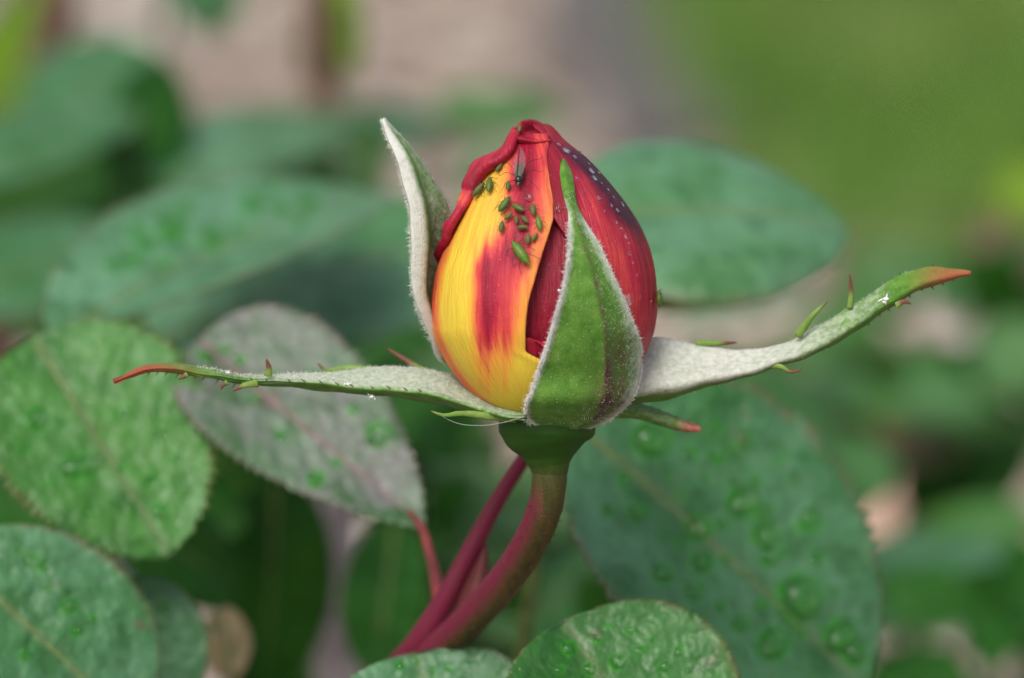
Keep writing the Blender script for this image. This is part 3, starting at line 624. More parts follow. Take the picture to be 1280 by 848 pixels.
tooth(s4, [(960, 457, -.02), (978, 459, -.1), (988, 465, -.12), (1002, 462, -.12)], 3.2, .45)
tooth(s4, [(870, 430, .3), (900, 429, .32), (921, 428, .34)], 4.5, .5)
tooth(s4, [(1120, 382, -.1), (1130, 377, -.12), (1139, 380, -.12)], 4, .1)
# fifth sepal, folded down behind; only its lobe shows
V = loft([[(745, 508, .25), (770, 505, .35), (800, 508, .4), (830, 518, .4), (858, 530, .38), (876, 536, .35)], [(745, 516, .2), (768, 513, .25), (798, 515, .3), (828, 524, .3), (856, 533, .32), (876, 537, .35)], [(742, 524, .25), (766, 520, .35), (797, 521, .38), (828, 530, .38), (855, 537, .36), (875, 538, .35)]], 50, 10)
X = project(V)[..., 0]
s5 = mk('sepal', V.reshape(-1, 3), grid_faces(50, 10, flip=True), M_SEPAL, bud, True, {'fuzz': .12 + 0*X, 'purple': .15*sstep(800, 840, X), 'red': sstep(838, 866, X)}, 0.03)
s5['label'] = 'small green sepal lobe with red tip under the right sepal'
B = Bag()
for xx in range(790, 870, 11):
    i = int(np.argmin(np.abs(X[:, 5] - xx))); hair_strand(B, V[i, 0], np.array([.4, -.3, .7]), .05, .009)
tag(mk('gland_hairs', B.verts(), B.f, M_GLAND, s5, False), kind='stuff')

# ================================================================== LEAVES
DROP_ME = None
def drop_mesh():
    global DROP_ME
    V = [(0, 0, .62)]; F = []; ns = 20; prof_ = [(.3, .585), (.55, .49), (.76, .35), (.9, .2), (.97, .08), (1.0, -.02), (.96, -.09)]
    for r, z in prof_:
        for k in range(ns): V.append((r*math.cos(2*math.pi*k/ns), r*math.sin(2*math.pi*k/ns), z))
    F += [(0, 1 + k, 1 + (k + 1) % ns) for k in range(ns)]; F += grid_faces(len(prof_), ns, True, 1, True); F.append(tuple(1 + (len(prof_) - 1)*ns + k for k in range(ns))[::-1])
    F = [tuple(q) for q in F]
    me = bpy.data.meshes.new('water_drop'); me.from_pydata(V, [], F); me.materials.append(M_WATER); me.polygons.foreach_set('use_smooth', [True]*len(me.polygons))
    import bmesh
    bm = bmesh.new(); bm.from_mesh(me); bmesh.ops.recalc_face_normals(bm, faces=bm.faces); bm.to_mesh(me); bm.free()
    DROP_ME = me
    global BEAD_ME
    BEAD_ME = me.copy(); BEAD_ME.name = 'water_bead'; BEAD_ME.materials.clear(); BEAD_ME.materials.append(M_BEAD)
drop_mesh()
def put_drop(p, n, r, label, group=None, h=1.0, stretch=1.0, ang=0.0, bead=False):
    """p, n in rig space; r in cm"""
    o = bpy.data.objects.new('water_drop', BEAD_ME if bead else DROP_ME); COL.objects.link(o)
    z = Vector(Wd(n)).normalized(); q = z.to_track_quat('Z', 'Y')
    o.matrix_world = Matrix.Translation(Vector(W(p))) @ q.to_matrix().to_4x4() @ Matrix.Rotation(ang, 4, 'Z') @ Matrix.Diagonal((r*stretch, r/math.sqrt(stretch), r*h, 1))
    tag(o, label, 'water drop', group); return o

def leaf_blade(B, T, wpx, nrm, fold=.25, bend=.08, shape=(.62, .8), serr=.035, teeth=34, asym=0.0, pucker=.02, seed=0., twist=0.0, curl=0.0, ns=110, nt_=41):
    B_, T_ = P(*B), P(*T); A = T_ - B_; L = np.linalg.norm(A); a = A/L
    n = np.asarray(nrm, float); n = nz(n - a*np.dot(n, a)); b = np.cross(a, n)
    dm = (B[2] + T[2])/2; w0 = wpx/2/128*(DIST + dm)/DIST/max(.45, math.hypot(b[0], b[2]))
    s = np.linspace(0, 1, ns); pk, qk = shape; sm = pk/(pk + qk); w = (s**pk*(1 - s)**qk)/(sm**pk*(1 - sm)**qk)
    t = np.linspace(-1, 1, nt_); V = np.zeros((ns, nt_, 3)); ve = np.zeros((ns, nt_)); ed = np.zeros((ns, nt_))
    for i in range(ns):
        tw = twist*(s[i] - .5); b2 = b*math.cos(tw) + n*math.sin(tw); n2 = n*math.cos(tw) - b*math.sin(tw)
        for j in range(nt_):
            x = t[j]; sa = 1 + asym*np.sign(x)
            ph = s[i]*teeth; saw = (ph % 1.0)
            ws = w0*w[i]*sa*(1 + (serr*(saw - .4) if abs(x) > .93 else 0)) + .004
            fw = (s[i] - .32*abs(x)**1.15*(1 - .3*s[i]))*7.5 + .5*np.sign(x) + .55*noise.noise(Vector((s[i]*3.1 + seed, x*1.5, seed*2))); vn = abs((fw % 1) - .5)*2            # 1 on a side vein
            q = B_ + A*s[i] + b2*x*ws + a*(serr*.7*L*(saw - .5)/teeth*6 if abs(x) > .93 else 0)
            h = fold*abs(x)**1.1*ws - bend*L*(s[i] - .35)**2*4*.5 - curl*ws*abs(x)**3
            h += pucker*(1 - vn**2)*(1 - abs(x)**4)*min(1, 4*(1 - s[i])) + .5*pucker*math.sin(abs(x)*9 + 1.3*s[i]*17)*.4
            h += .05*L*.25*noise.noise(Vector((s[i]*2.2 + seed, x*1.1 + seed*3, seed*.7))) + .35*pucker*noise.noise(Vector((s[i]*14 + seed, x*6, seed)))
            V[i, j] = q + n2*h
            ve[i, j] = max(math.exp(-(x*w[i]/.05)**2), .35*max(0, (vn - .86)/.14))
            ed[i, j] = max(0, (abs(x) - .92)/.08)*.55
    return V, n, ve, ed, L
LEAF = {}
BIG = {(997, 748): 'largest round water drop on the big wet leaf right of the stem', (814, 550): 'round water drop just below the red tipped sepal lobe', (1050, 795): 'long wet blob near the tip of the big wet leaf', (964, 806): 'long wet blob low on the big wet leaf, left of its tip', (927, 627): 'long wet smear in the upper middle of the big wet leaf',
       (1009, 652): 'round drop near the right margin of the big wet leaf', (100, 585): 'long dark wet streak on the bright green leaflet', (45, 525): 'largest round drop on the bright green leaflet', (475, 545): 'large wet blob near the tip of the grey purple leaf', (215, 285): 'largest round drop on the pale upper left leaflet'}
def make_leaf(key, label, B, T, wpx, nrm, mat, stalk=None, smat=None, mmat=None, group='rose leaves around the bud', root=None, stalk_r=.07, drops=(), dlabel=None, dgroup=None, rnd=0, rr=(.03, .07), part_label=None, edge_attr=1.0, **kw):
    V, n, ve, ed, L = leaf_blade(B, T, wpx, nrm, seed=len(LEAF)*1.37 + .3, **kw)
    wet = np.zeros(V.shape[:2]); pp = project(V)
    for (x, y, r, *st) in drops: wet = np.maximum(wet, 1 - sstep(.55, 1.35, np.hypot(pp[..., 0] - x, pp[..., 1] - y)/(r*1.35)))
    if root is None:
        root = empty('rose_leaf', P(*(stalk[-1] if stalk else B))); tag(root, label, 'leaf', group)
    o = mk('leaf_blade', V.reshape(-1, 3), grid_faces(*V.shape[:2], flip=True), ML[mat], root, True, {'vein': ve, 'edge': ed*edge_attr, 'wet': wet}, 0.02)
    if part_label: o['label'] = part_label
    m = V.shape[1]//2; mr = V[2:-6:2, m] + n*.012
    v, f = tube(mr, [.032, .026, .018, .008], 8, 40); mk('midrib', v, f, mmat or M_STALKG, root)
    if stalk:
        pts = [V[3, m]] + [P(*q) for q in stalk]; v, f = tube(pts, [stalk_r*.8, stalk_r, stalk_r*1.2], 10, 30); mk('leaf_stalk', v, f, smat or M_STALKG, root)
    Nn = grid_normals(V); 
    if np.mean(Nn.reshape(-1, 3) @ n) < 0: Nn = -Nn
    LEAF[key] = (V, Nn); pp = project(V)
    def near(x, y):
        d = np.hypot(pp[..., 0] - x, pp[..., 1] - y); k = np.unravel_index(np.argmin(d), d.shape); return k, d[k]
    for (x, y, r, *st) in drops:
        k, dd = near(x, y)
        if dd < 14:
            kk = (DIST + V[k][1])/DIST
            put_drop(V[k], Nn[k], r*1.12/128*kk, BIG.get((x, y), dlabel if not any(q_[:2] in BIG for q_ in drops) else 'smaller ' + dlabel), dgroup, 1.2, st[0] if st else 1.0, st[1] if len(st) > 1 else 0.)
    for q in range(rnd):
        i = int(rng.uniform(.1, .9)*V.shape[0]); j = int(rng.uniform(.12, .88)*V.shape[1]); put_drop(V[i, j], Nn[i, j], float(rng.uniform(*rr)), dlabel, dgroup, .75)
    return root

# large wet leaf lower right
d1 = [(814, 550, 21), (997, 748, 25), (1009, 652, 13), (872, 660, 15, 1.3, .5), (876, 705, 12, 1.6, .2), (927, 627, 17, 1.7, .6), (956, 672, 15, 1.3, .9), (960, 699, 10), (827, 720, 12), (866, 740, 10), (952, 640, 9), (794, 642, 10), (860, 568, 8), (898, 572, 8), (927, 553, 9), (950, 758, 8), (923, 781, 10), (964, 806, 18, 1.5, .4), (1050, 795, 18, 1.4, .5), (1065, 818, 14), (894, 537, 9), (905, 700, 5), (930, 720, 5), (850, 620, 5), (880, 600, 4), (990, 600, 6), (1020, 700, 7), (980, 690, 5), (840, 680, 5), (905, 655, 5), (780, 600, 6), (1000, 790, 8), (900, 760, 6), (760, 640, 6), (975, 575, 5), (1040, 740, 6), (835, 600, 4), (945, 600, 5)]
make_leaf('L1', 'large wet blue green leaf covered in water drops right of the stem', (722, 535, 3.6), (1092, 858, 4.0), 330, (.05, -.7, .7), 'teal', [(700, 560, 3.6), (680, 640, 5), (640, 900, 8)], group=None, drops=d1, dlabel='clear water drop on the large wet leaf right of the stem', dgroup='drops on the large lower right leaf', fold=.22, bend=.06, shape=(.5, .62), serr=.09, pucker=.022)
# bottom middle
d2 = [(712, 812, 9), (745, 800, 6), (770, 830, 9), (800, 815, 7), (735, 838, 8), (790, 790, 6), (830, 835, 8), (850, 815, 7), (700, 838, 6), (760, 785, 4), (815, 800, 4), (862, 838, 5)]
make_leaf('L2', 'green leaf at the bottom edge right of the stem, cut off by frame', (850, 1030, .5), (712, 772, .8), 285, (.1, -.7, .72), 'mid', [(900, 1060, 3), (860, 1200, 6)], group=None, drops=d2, dlabel='small water drop on the green leaf at the bottom edge', dgroup='drops on the bottom edge leaf', fold=.2, shape=(.6, .42), serr=.05, pucker=.014)
make_leaf('L3', 'pale grey green leaf tip at the bottom edge under the crimson stem', (560, 980, 1.2), (522, 815, 1.6), 240, (-.05, -.6, .8), 'teal', [(575, 1060, 3)], group=None, drops=[(500, 834, 5), (520, 828, 4), (560, 838, 4), (540, 842, 5)], dlabel='tiny water drop on the pale leaf tip under the stem', dgroup='drops on the pale leaf tip', fold=.15, shape=(.6, .4), serr=.05, pucker=.014)
# grey leaf of the bud's own shoot (a part of it)
d4 = [(238 + 20, 445, 8), (300, 450, 6), (345, 470, 5), (440, 515, 6), (475, 545, 14, 1.5, .5), (395, 600, 9), (390, 470, 6), (280, 440, 6), (420, 580, 5), (320, 500, 5), (350, 545, 5), (455, 480, 5)]
make_leaf('L4', None, (248, 428, 4.6), (530, 660, 3.6), 196, (.2, -.86, .42), 'grey', None, M_STALK, M_RIB, root=bud, drops=d4, dlabel='water drop on the grey purple leaf left of the stem', dgroup='drops on the grey purple leaf', part_label='grey purple toothed leaf left of the stem', fold=.16, shape=(.34, .8), serr=.10, teeth=26, asym=-.1, pucker=.012, bend=.0)
v, f = tube([P(512, 640, 3.3), P(528, 662, 3.1), P(538, 695, 2.9), P(548, 740, 2.6), P(556, 800, 2.2)], [.03, .045, .06, .08, .10], 12, 40)
mk('leaf_stalk', v, f, M_STALK, bud)
# left compound leaf: bright leaflet + big upper leaflet sharing a stalk
cl = empty('rose_leaf', P(60, 455, 6.0)); tag(cl, 'compound leaf at the left, one bright green leaflet below one pale leaflet', 'leaf')
d5 = [(100, 585, 16, 1.8, .3), (45, 525, 13), (152, 518, 9), (200, 545, 8), (30, 560, 6), (80, 530, 6), (150, 590, 6), (190, 600, 7), (110, 640, 6), (60, 600, 5), (200, 640, 9), (215, 575, 5), (130, 550, 4), (165, 640, 5)]
make_leaf('L5', None, (42, 425, 4.2), (212, 694, 3.4), 262, (.1, -.8, .58), 'fresh', [(40, 452, 4.6), (35, 470, 6)], M_STALK, root=cl, drops=d5, dlabel='water drop on the bright green leaflet at the left', dgroup='drops on the bright left leaflet', part_label='bright green toothed leaflet', fold=.12, shape=(.42, .62), serr=.12, teeth=30, pucker=.013, bend=.02, asym=-.05)
d8 = [(215, 285, 14), (185, 305, 9), (265, 300, 12), (315, 255, 12), (285, 215, 8), (245, 230, 9), (325, 215, 7), (170, 290, 8), (165, 325, 9), (140, 335, 8), (350, 260, 8), (385, 255, 9), (295, 290, 6), (375, 280, 6), (340, 235, 6), (230, 260, 6), (205, 330, 6), (395, 225, 6)]
make_leaf('L8', None, (72, 412, 6.0), (452, 218, 10.5), 240, (-.12, -.55, .85), 'pale', [(66, 440, 6.1), (42, 465, 6)], M_STALK, root=cl, drops=d8, dlabel='round water drop on the pale leaflet at the upper left', dgroup='drops on the upper left leaflet', part_label='pale blue green leaflet with round drops', fold=.2, shape=(.62, .5), serr=.025, pucker=.025, bend=.05)
# lower left
d6 = [(40, 700, 8), (85, 760, 9), (20, 690, 5), (95, 790, 6), (60, 735, 5), (50, 710, 7, 1.8, 0), (115, 775, 5), (30, 820, 6)]
make_leaf('L6', 'blue green leaf with brown midrib in the lower left corner', (-70, 690, 2.2), (165, 900, 2.2), 235, (.15, -.78, .6), 'teal', [(-110, 660, 4)], M_STALK, group=None, drops=d6, dlabel='water drop on the leaf in the lower left corner', dgroup='drops on the lower left corner leaf', fold=.1, shape=(.5, .4), serr=.05, pucker=.014)
make_leaf('L7', 'small leaf half hidden behind the leaf in the lower left corner', (170, 722, 4.2), (208, 905, 4.0), 130, (.2, -.7, .6), 'teal', [(150, 700, 5), (140, 760, 8)], M_STALKG, group=None, drops=[(205, 760, 6), (220, 800, 5), (185, 780, 4)], dlabel='water drop on the small folded lower left leaf', dgroup='drops on the small folded leaf', fold=.22, shape=(.5, .6), serr=.05, pucker=.014)
# middle distance
make_leaf('L9', 'soft mid green leaf behind the upright sepal', (190, 425, 10), (590, 275, 12), 250, (.05, -.6, .8), 'pale', [(190, 405, 10.5), (200, 520, 14)], group=None, fold=.1, shape=(.6, .5))
make_leaf('L10', 'blue green leaf with dark folded lower edge right of the bud', (720, 268, 7.0), (1062, 262, 7.5), 222, (.05, -.55, .85), 'pale', [(690, 300, 8), (690, 420, 10)], group=None, rnd=22, rr=(.03, .075), dlabel='blurred water drop on the leaf right of the bud', dgroup='drops on the right upper leaf', fold=.18, shape=(.5, .72), bend=.10, curl=.25, pucker=.01)
make_leaf('L10b', 'thin yellow green leaf showing just under the blue green leaf right of the bud', (800, 385, 8.2), (1010, 306, 8.2), 44, (.2, -.6, -.75), 'yellow', [(780, 395, 8.4), (700, 460, 10)], group=None, fold=.1)
far = [
 ('L14', 'dull teal leaf at the left edge, upper one of two', (-80, 235, 15), (172, 128, 17), 105, (.1, -.6, .78), 'teal'),
 ('L14c', 'dull teal leaf at the left edge, lower one of two', (-90, 400, 14), (158, 275, 16), 150, (.1, -.6, .78), 'teal'),
 ('L14b', 'dark green leaf shape added for the shadowed gap between two teal leaves at the left edge', (-60, 300, 18), (150, 190, 18), 150, (.1, -.98, .1), 'dark'),
 ('L15', 'rounded soft green leaf above the pale upper left leaflet', (215, 235, 17), (420, 130, 20), 170, (0, -.5, .85), 'pale'),
 ('L16', 'dark teal leaf near the top left corner', (45, 190, 19), (175, 40, 21), 150, (.1, -.7, .7), 'teal'),
 ('L17', 'deep green leaf on edge between two teal leaves at upper left', (150, 250, 17), (215, 75, 18), 110, (.5, -.8, .1), 'dark'),
 ('L17b', 'deep green shaded leaf low at the upper left', (20, 150, 22), (180, 220, 22), 130, (.2, -.9, .2), 'dark'),
 ('L18', 'yellow green leaf hanging at the top edge', (405, -60, 22), (432, 95, 21), 62, (.3, -.7, .6), 'yellow'),
 ('L18b', 'small yellow green leaf on the brown twig below the top edge', (400, 110, 26), (420, 165, 26), 36, (.1, -.8, .3), 'yellow'),
 ('L19', 'teal leaf cut by the top edge left of the brown twig', (230, -80, 24), (275, 42, 24), 100, (0, -.6, .8), 'teal'),
 ('L20', 'faint green leaf over the gravel left of the bud tip', (545, 150, 28), (705, 140, 28), 62, (0, -.6, .8), 'mid'),
 ('L20b', 'teal leaf over the gravel above the upright sepal', (400, 200, 22), (540, 130, 24), 110, (0, -.6, .8), 'teal'),
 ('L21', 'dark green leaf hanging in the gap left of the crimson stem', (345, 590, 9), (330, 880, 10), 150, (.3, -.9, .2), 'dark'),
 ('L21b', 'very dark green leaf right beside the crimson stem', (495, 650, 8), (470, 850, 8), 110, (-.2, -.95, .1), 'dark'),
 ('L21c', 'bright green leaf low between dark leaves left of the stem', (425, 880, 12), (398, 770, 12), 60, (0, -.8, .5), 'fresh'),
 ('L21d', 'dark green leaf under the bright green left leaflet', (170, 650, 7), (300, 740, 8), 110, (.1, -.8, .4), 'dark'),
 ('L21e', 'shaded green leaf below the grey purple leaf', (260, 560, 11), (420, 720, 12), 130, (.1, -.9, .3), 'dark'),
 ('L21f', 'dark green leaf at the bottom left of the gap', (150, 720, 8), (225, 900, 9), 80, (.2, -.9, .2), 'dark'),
 ('L32', 'small tan leaf shape added for the pale ground seen through the gap at lower left', (288, 848, 5.2), (278, 758, 5.4), 62, (0, -.75, .6), 'tan'),  # leaf added as a tan spot where pale ground shows through
 ('L24', 'bright green leaf behind the fork of the crimson stems', (520, 560, 13), (640, 640, 14), 110, (0, -.7, .7), 'fresh'),
 ('L24b', 'soft green leaf behind the stem right of the fork', (620, 800, 11), (760, 700, 12), 130, (0, -.75, .6), 'mid'),
 ('L24c', 'mid green leaf low behind the crimson stem', (600, 840, 14), (700, 740, 15), 100, (0, -.8, .5), 'dark'),
 ('L11', 'wide teal leaf at the lower right edge', (1060, 780, 17), (1330, 690, 20), 190, (0, -.65, .75), 'teal'),
 ('L11b', 'fresh green leaf above the wide teal leaf at the right edge', (1300, 640, 21), (1130, 690, 20), 70, (0, -.6, .8), 'fresh'),
 ('L12', 'pale green leaf at the right under the sepal tip', (1010, 500, 22), (1260, 520, 24), 110, (0, -.55, .83), 'mid'),
 ('L13', 'tan yellow dry leaf under the pale green leaf', (1060, 570, 24), (1200, 552, 24), 62, (0, -.6, .8), 'tan'),
 ('L22', 'dark teal leaf at the right edge beside the whitish stone added for a glint', (1290, 560, 24), (1120, 620, 24), 120, (0, -.9, .4), 'dark'),
 ('L22b', 'dark leaf in the shade above the wide teal leaf', (1130, 690, 25), (1250, 560, 26), 100, (0, -.95, .2), 'dark'),
 ('L23', 'mid green leaf behind the big wet leaf at the right', (880, 480, 14), (1070, 590, 15), 130, (0, -.7, .7), 'mid'),
 ('L25', 'teal leaf over the gravel below the blue green leaf at right', (850, 400, 20), (1010, 350, 22), 80, (0, -.6, .8), 'teal'),
 ('L26', 'dark red young leaf at the right edge', (1300, 430, 26), (1235, 270, 27), 95, (-.3, -.8, .3), 'red'),
 ('L27', 'yellowish green leaf at the right edge above the red leaf', (1330, 230, 30), (1245, 270, 30), 80, (0, -.7, .7), 'yellow'),
 ('L28', 'brown green leaf at the top left corner', (-40, 150, 26), (70, -30, 28), 90, (.2, -.8, .4), 'yellow'),
 ('L29', 'dark green leaf behind the right sepal base', (830, 520, 16), (1000, 470, 17), 100, (0, -.8, .5), 'dark'),
 ('L30', 'shaded green leaf between bright left leaflet and grey leaf', (250, 380, 9), (180, 480, 8), 90, (.3, -.9, .3), 'dark'),
 ('L31', 'mid green leaf low at the right below the tan leaf', (1020, 640, 16), (1110, 560, 17), 90, (0, -.8, .5), 'mid'),
]
for key, lab, B0, T0, w0, nr0, mt in far:
    B0 = (*B0[:2], B0[2]*1.3); T0 = (*T0[:2], T0[2]*1.3)
    bx, by, bd = B0; sgn = -1 if bx < T0[0] else 1
    make_leaf(key, lab, B0, T0, w0, nr0, mt, [(bx + sgn*15, by + 30, bd + 1), (bx + sgn*25, by + 160, bd + 3)], M_STALKG, group=None, fold=.15, shape=(.55, .6), bend=.06, ns=48, nt_=13)
# the shaded mass of foliage low in the bush
def foliage(name, label, regions, mat, holes=()):
    Bv, ve_, ed_ = Bag(), [], []
    for (x0, x1, y0, y1, d0, d1, n, up) in regions:
        k = 0
        while k < n:
            x, y, d = rng.uniform(x0, x1), rng.uniform(y0, y1), rng.uniform(d0, d1); a = rng.uniform(0, 6.28); L = rng.uniform(90, 150); k += 1
            if any(math.hypot(x - hx, y - hy) < hr + 60 for hx, hy, hr in holes): continue
            V, n_, v_, e_, _ = leaf_blade((x - math.cos(a)*L/2, y - math.sin(a)*L*.3, d), (x + math.cos(a)*L/2, y + math.sin(a)*L*.3, d + rng.uniform(-.8, .8)), L*rng.uniform(.5, .75), (rng.normal(0, .35), -.75 + rng.normal(0, .2), up + rng.normal(0, .3)), seed=rng.uniform(0, 90), ns=16, nt_=7, fold=.2, shape=(.55, .75))
            Bv.add(V.reshape(-1, 3), grid_faces(16, 7, flip=True)); ve_ += list(v_.ravel()); ed_ += list(e_.ravel())
    o = mk(name, Bv.verts(), Bv.f, mat, None, True, {'vein': ve_, 'edge': np.array(ed_)*.4}); tag(o, label, 'foliage', kind='stuff')
HOLES = [(230, 50, 40), (340, 40, 60), (850, 385, 20), (960, 370, 25), (281, 800, 30), (1128, 622, 26), (1085, 645, 24), (418, 690, 20)]
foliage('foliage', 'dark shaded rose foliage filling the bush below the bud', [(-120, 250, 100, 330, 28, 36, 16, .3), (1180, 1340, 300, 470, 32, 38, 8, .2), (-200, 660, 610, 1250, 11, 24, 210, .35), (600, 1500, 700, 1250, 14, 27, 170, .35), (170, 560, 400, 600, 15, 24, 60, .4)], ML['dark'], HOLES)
foliage('foliage', 'mid green rose leaves blurred together behind the bud', [(830, 1330, 330, 470, 28, 36, 20, .8), (390, 620, 90, 330, 30, 38, 12, .8), (-100, 260, 60, 330, 34, 42, 26, .7), (560, 760, 540, 800, 15, 22, 30, .7), (440, 600, 440, 640, 17, 24, 26, .7), (820, 1330, 455, 560, 27, 34, 30, .8), (-100, 200, 330, 480, 20, 26, 20, .6), (180, 520, 200, 380, 24, 30, 30, .8)], ML['mid'], HOLES)
# canes behind
def cane(label, pts, r, mat):
    p0 = [P(*q) for q in pts]; e = p0[-1]; g = e + ground_dir*(W(e)[2] + .5)
    p0 = p0 + [e*.5 + g*.5 + np.array([.5, 0, 0]), g]
    v, f = tube(p0, [r*.7, r, r*1.1, r*1.2], 12, 60); o = mk('rose_cane', v, f, mat, None, True, origin=W(g)); tag(o, label, 'cane')
cane('brown twig standing over the gravel at the top left', [(398, -60, 27), (400, 40, 27), (404, 150, 27), (400, 230, 27)], .28, M_CANE)
cane('grey purple cane standing in the dark gap left of the stem', [(425, 560, 14), (420, 640, 14), (418, 700, 14), (420, 800, 14)], .38, M_GREYCANE)
cane('brown cane at the top left corner behind teal leaves', [(85, -60, 28), (60, 60, 28), (30, 170, 28)], .4, M_CANE)

# a pale stone among the leaves, and a whitish one standing in for a glint
def stone(label, px, py, d, r, col):
    p = W(P(px, py, d)); bmv = []; F = []
    n = 14
    for i in range(n + 1):
        for k in range(18):
            th = math.pi*i/n; a = 2*math.pi*k/18; q = np.array([math.sin(th)*math.cos(a), math.sin(th)*math.sin(a)*.8, math.cos(th)*.75])
            bmv.append(p + q*r*(1 + .15*noise.noise(Vector(q*2 + p))))
    o = mk('stone', bmv, grid_faces(n + 1, 18, True), simple('stone_' + str(px), col, .8, .3, .2, 2.0), None, True, space='world', origin=p); tag(o, label, 'stone')
def ground_stone(label, px, py, r, col):
    p = on_ground(px, py, r*.6); q = (p - np.array([0, 0, HGT])) @ RM; pr = project(q); stone(label, pr[0], pr[1], q[1], r, col)

ground_stone('whitish stone added in place of a bright glint at right under the tan leaf', 1128, 620, 2.0, (.75, .72, .70))  # added stone, its white colour imitates a blurred glint from a drop
ground_stone('beige pink stone on the ground right of the wet leaf', 1085, 645, 2.6, (.5, .33, .25))

# ================================================================== APHIDS
M_APH = simple('aphid_green', (0.085, 0.14, 0.022), .4, .3, .35, 40.0, .1, .15)
M_APHD = simple('aphid_dull_green', (0.09, 0.115, 0.028), .45, .25, .3, 40.0, .1, .1)
M_APHB = simple('aphid_bright_green', (0.10, 0.19, 0.018), .35, .35, .3, 30.0, .1, .15)
M_LEG = simple('aphid_leg', (0.07, 0.055, 0.02), .5, .4, .3, 20.0)
M_BLACK = simple('aphid_black', (0.012, 0.012, 0.01), .25, .5, .3, 20.0)
M_WINGED = simple('aphid_winged_body', (0.025, 0.045, 0.01), .3, .5, .4, 30.0)
def wing_mat():
    m, t, _, _ = new_mat('aphid_wing'); out = N(t, 'ShaderNodeOutputMaterial'); b = N(t, 'ShaderNodeBsdfPrincipled'); b.inputs['Base Color'].default_value = (.30, .22, .2, 1); b.inputs['Roughness'].default_value = .2; b.inputs['Alpha'].default_value = .35
    t.links.new(b.outputs[0], out.inputs[0]); return m
M_WING = wing_mat()
def local_mesh(name, v, f, mat):
    me = bpy.data.meshes.new(name); me.from_pydata([tuple(q) for q in v], [], [tuple(int(i) for i in q) for q in f]); me.materials.append(mat); me.polygons.foreach_set('use_smooth', [True]*len(me.polygons)); return me
# local frame: +x head, z away from the petal, length 1
def body_mesh(name, mat, wmax=.2, seg=.05):
    n, ns = 26, 14; V = []
    for i in range(n):
        s = i/(n - 1); x = .5 - s
        w = wmax*max(.03, math.sin(math.pi*min(1, s**.9*1.0))**.5*(.72 + .45*s if s < .62 else 1.0 - .25*(s - .62)))
        if s > .12 and s < .85: w *= 1 - seg*(.5 + .5*math.cos(s*math.pi*2*9))
        if s < .16: w = min(w, wmax*.5)
        for k in range(ns):
            a = 2*math.pi*k/ns; V.append((x, w*math.cos(a), .16 + w*.78*math.sin(a)))
    return local_mesh(name, V, grid_faces(n, ns, True) + [tuple(range(ns)), tuple(range((n-1)*ns, n*ns))[::-1]], mat)
def thin(name, pts, r, mat): v, f = tube(np.array(pts, float), [r, r*.7, r*.5], 5, 12); return local_mesh(name, v, f, mat)
LEGS = [(.22, .38, .42), (.08, -.1, .5), (-.05, -.5, .45)]
def leg_meshes(mat, r, k=1.0):
    out = []
    for sx, ex, ey in LEGS:
        for sg in (1, -1):
            out.append(thin('leg', [(sx, sg*.08, .12), ((sx + ex*k)/2, sg*ey*.55*k, .26), (ex*k, sg*ey*k, .0), (ex*k + (.06 if ex > 0 else -.08), sg*(ey*k + .03), -.02)], r, mat))
    return out
def ant_meshes(mat, r, back=True):
    return [thin('antenna', [(.46, sg*.05, .2), (.56, sg*.14, .28), (.3, sg*.3, .34), (-.15, sg*.36, .3)] if back else [(.46, sg*.05, .2), (.6, sg*.14, .26), (.85, sg*.28, .16), (1.15, sg*.34, .06)], r, mat) for sg in (1, -1)]
def eye_meshes():
    o = []
    for sg in (1, -1):
        V = []; c = np.array((.42, sg*.075, .2))
        for i in range(6):
            for k in range(8): th = math.pi*i/5; a = 2*math.pi*k/8; V.append(c + .028*np.array((math.sin(th)*math.cos(a), math.sin(th)*math.sin(a), math.cos(th))))
        o.append(local_mesh('eye', V, grid_faces(6, 8, True), M_BLACK))
    return o
def corn_meshes(mat): return [thin('cornicle', [(-.26, sg*.12, .24), (-.36, sg*.17, .28), (-.46, sg*.19, .28)], .016, mat) for sg in (1, -1)]
KINDS = {}
for nm, bm_, w in (('dull', M_APHD, .25), ('green', M_APH, .25), ('bright', M_APHB, .22)):
    KINDS[nm] = dict(body=body_mesh('body', bm_, w), legs=leg_meshes(M_LEG, .021), ants=ant_meshes(M_LEG, .009), eyes=eye_meshes(), corn=corn_meshes(bm_))
def wing_mesh(sg):
    V = []; n = 14
    for i in range(n):
        s = i/(n - 1)
        for t_ in (0, .5, 1):
            w = .24*math.sin(math.pi*min(1, s*.9 + .06))**.7; V.append((.22 - 1.15*s, sg*(.03 + w*t_*.75), .36 + .12*s - .22*t_*(.4 + .4*s)))
    return local_mesh('wing', V, grid_faces(n, 3), M_WING)
KINDS['winged'] = dict(body=body_mesh('body', M_WINGED, .17), legs=leg_meshes(M_BLACK, .013, 1.5), ants=ant_meshes(M_BLACK, .009, False), eyes=eye_meshes(), corn=corn_meshes(M_BLACK), wings=[wing_mesh(1), wing_mesh(-1)])
def thorax():
    V = []; c = np.array((.27, 0, .19))
    for i in range(9):
        for k in range(12): th = math.pi*i/8; a = 2*math.pi*k/12; V.append(c + np.array((.15, .125, .125))*np.array((math.sin(th)*math.cos(a), math.sin(th)*math.sin(a), math.cos(th))))
    return local_mesh('thorax', V, grid_faces(9, 12, True), M_BLACK)
KINDS['winged']['thorax'] = thorax()
APHIDS = 'aphids feeding on the front petal'
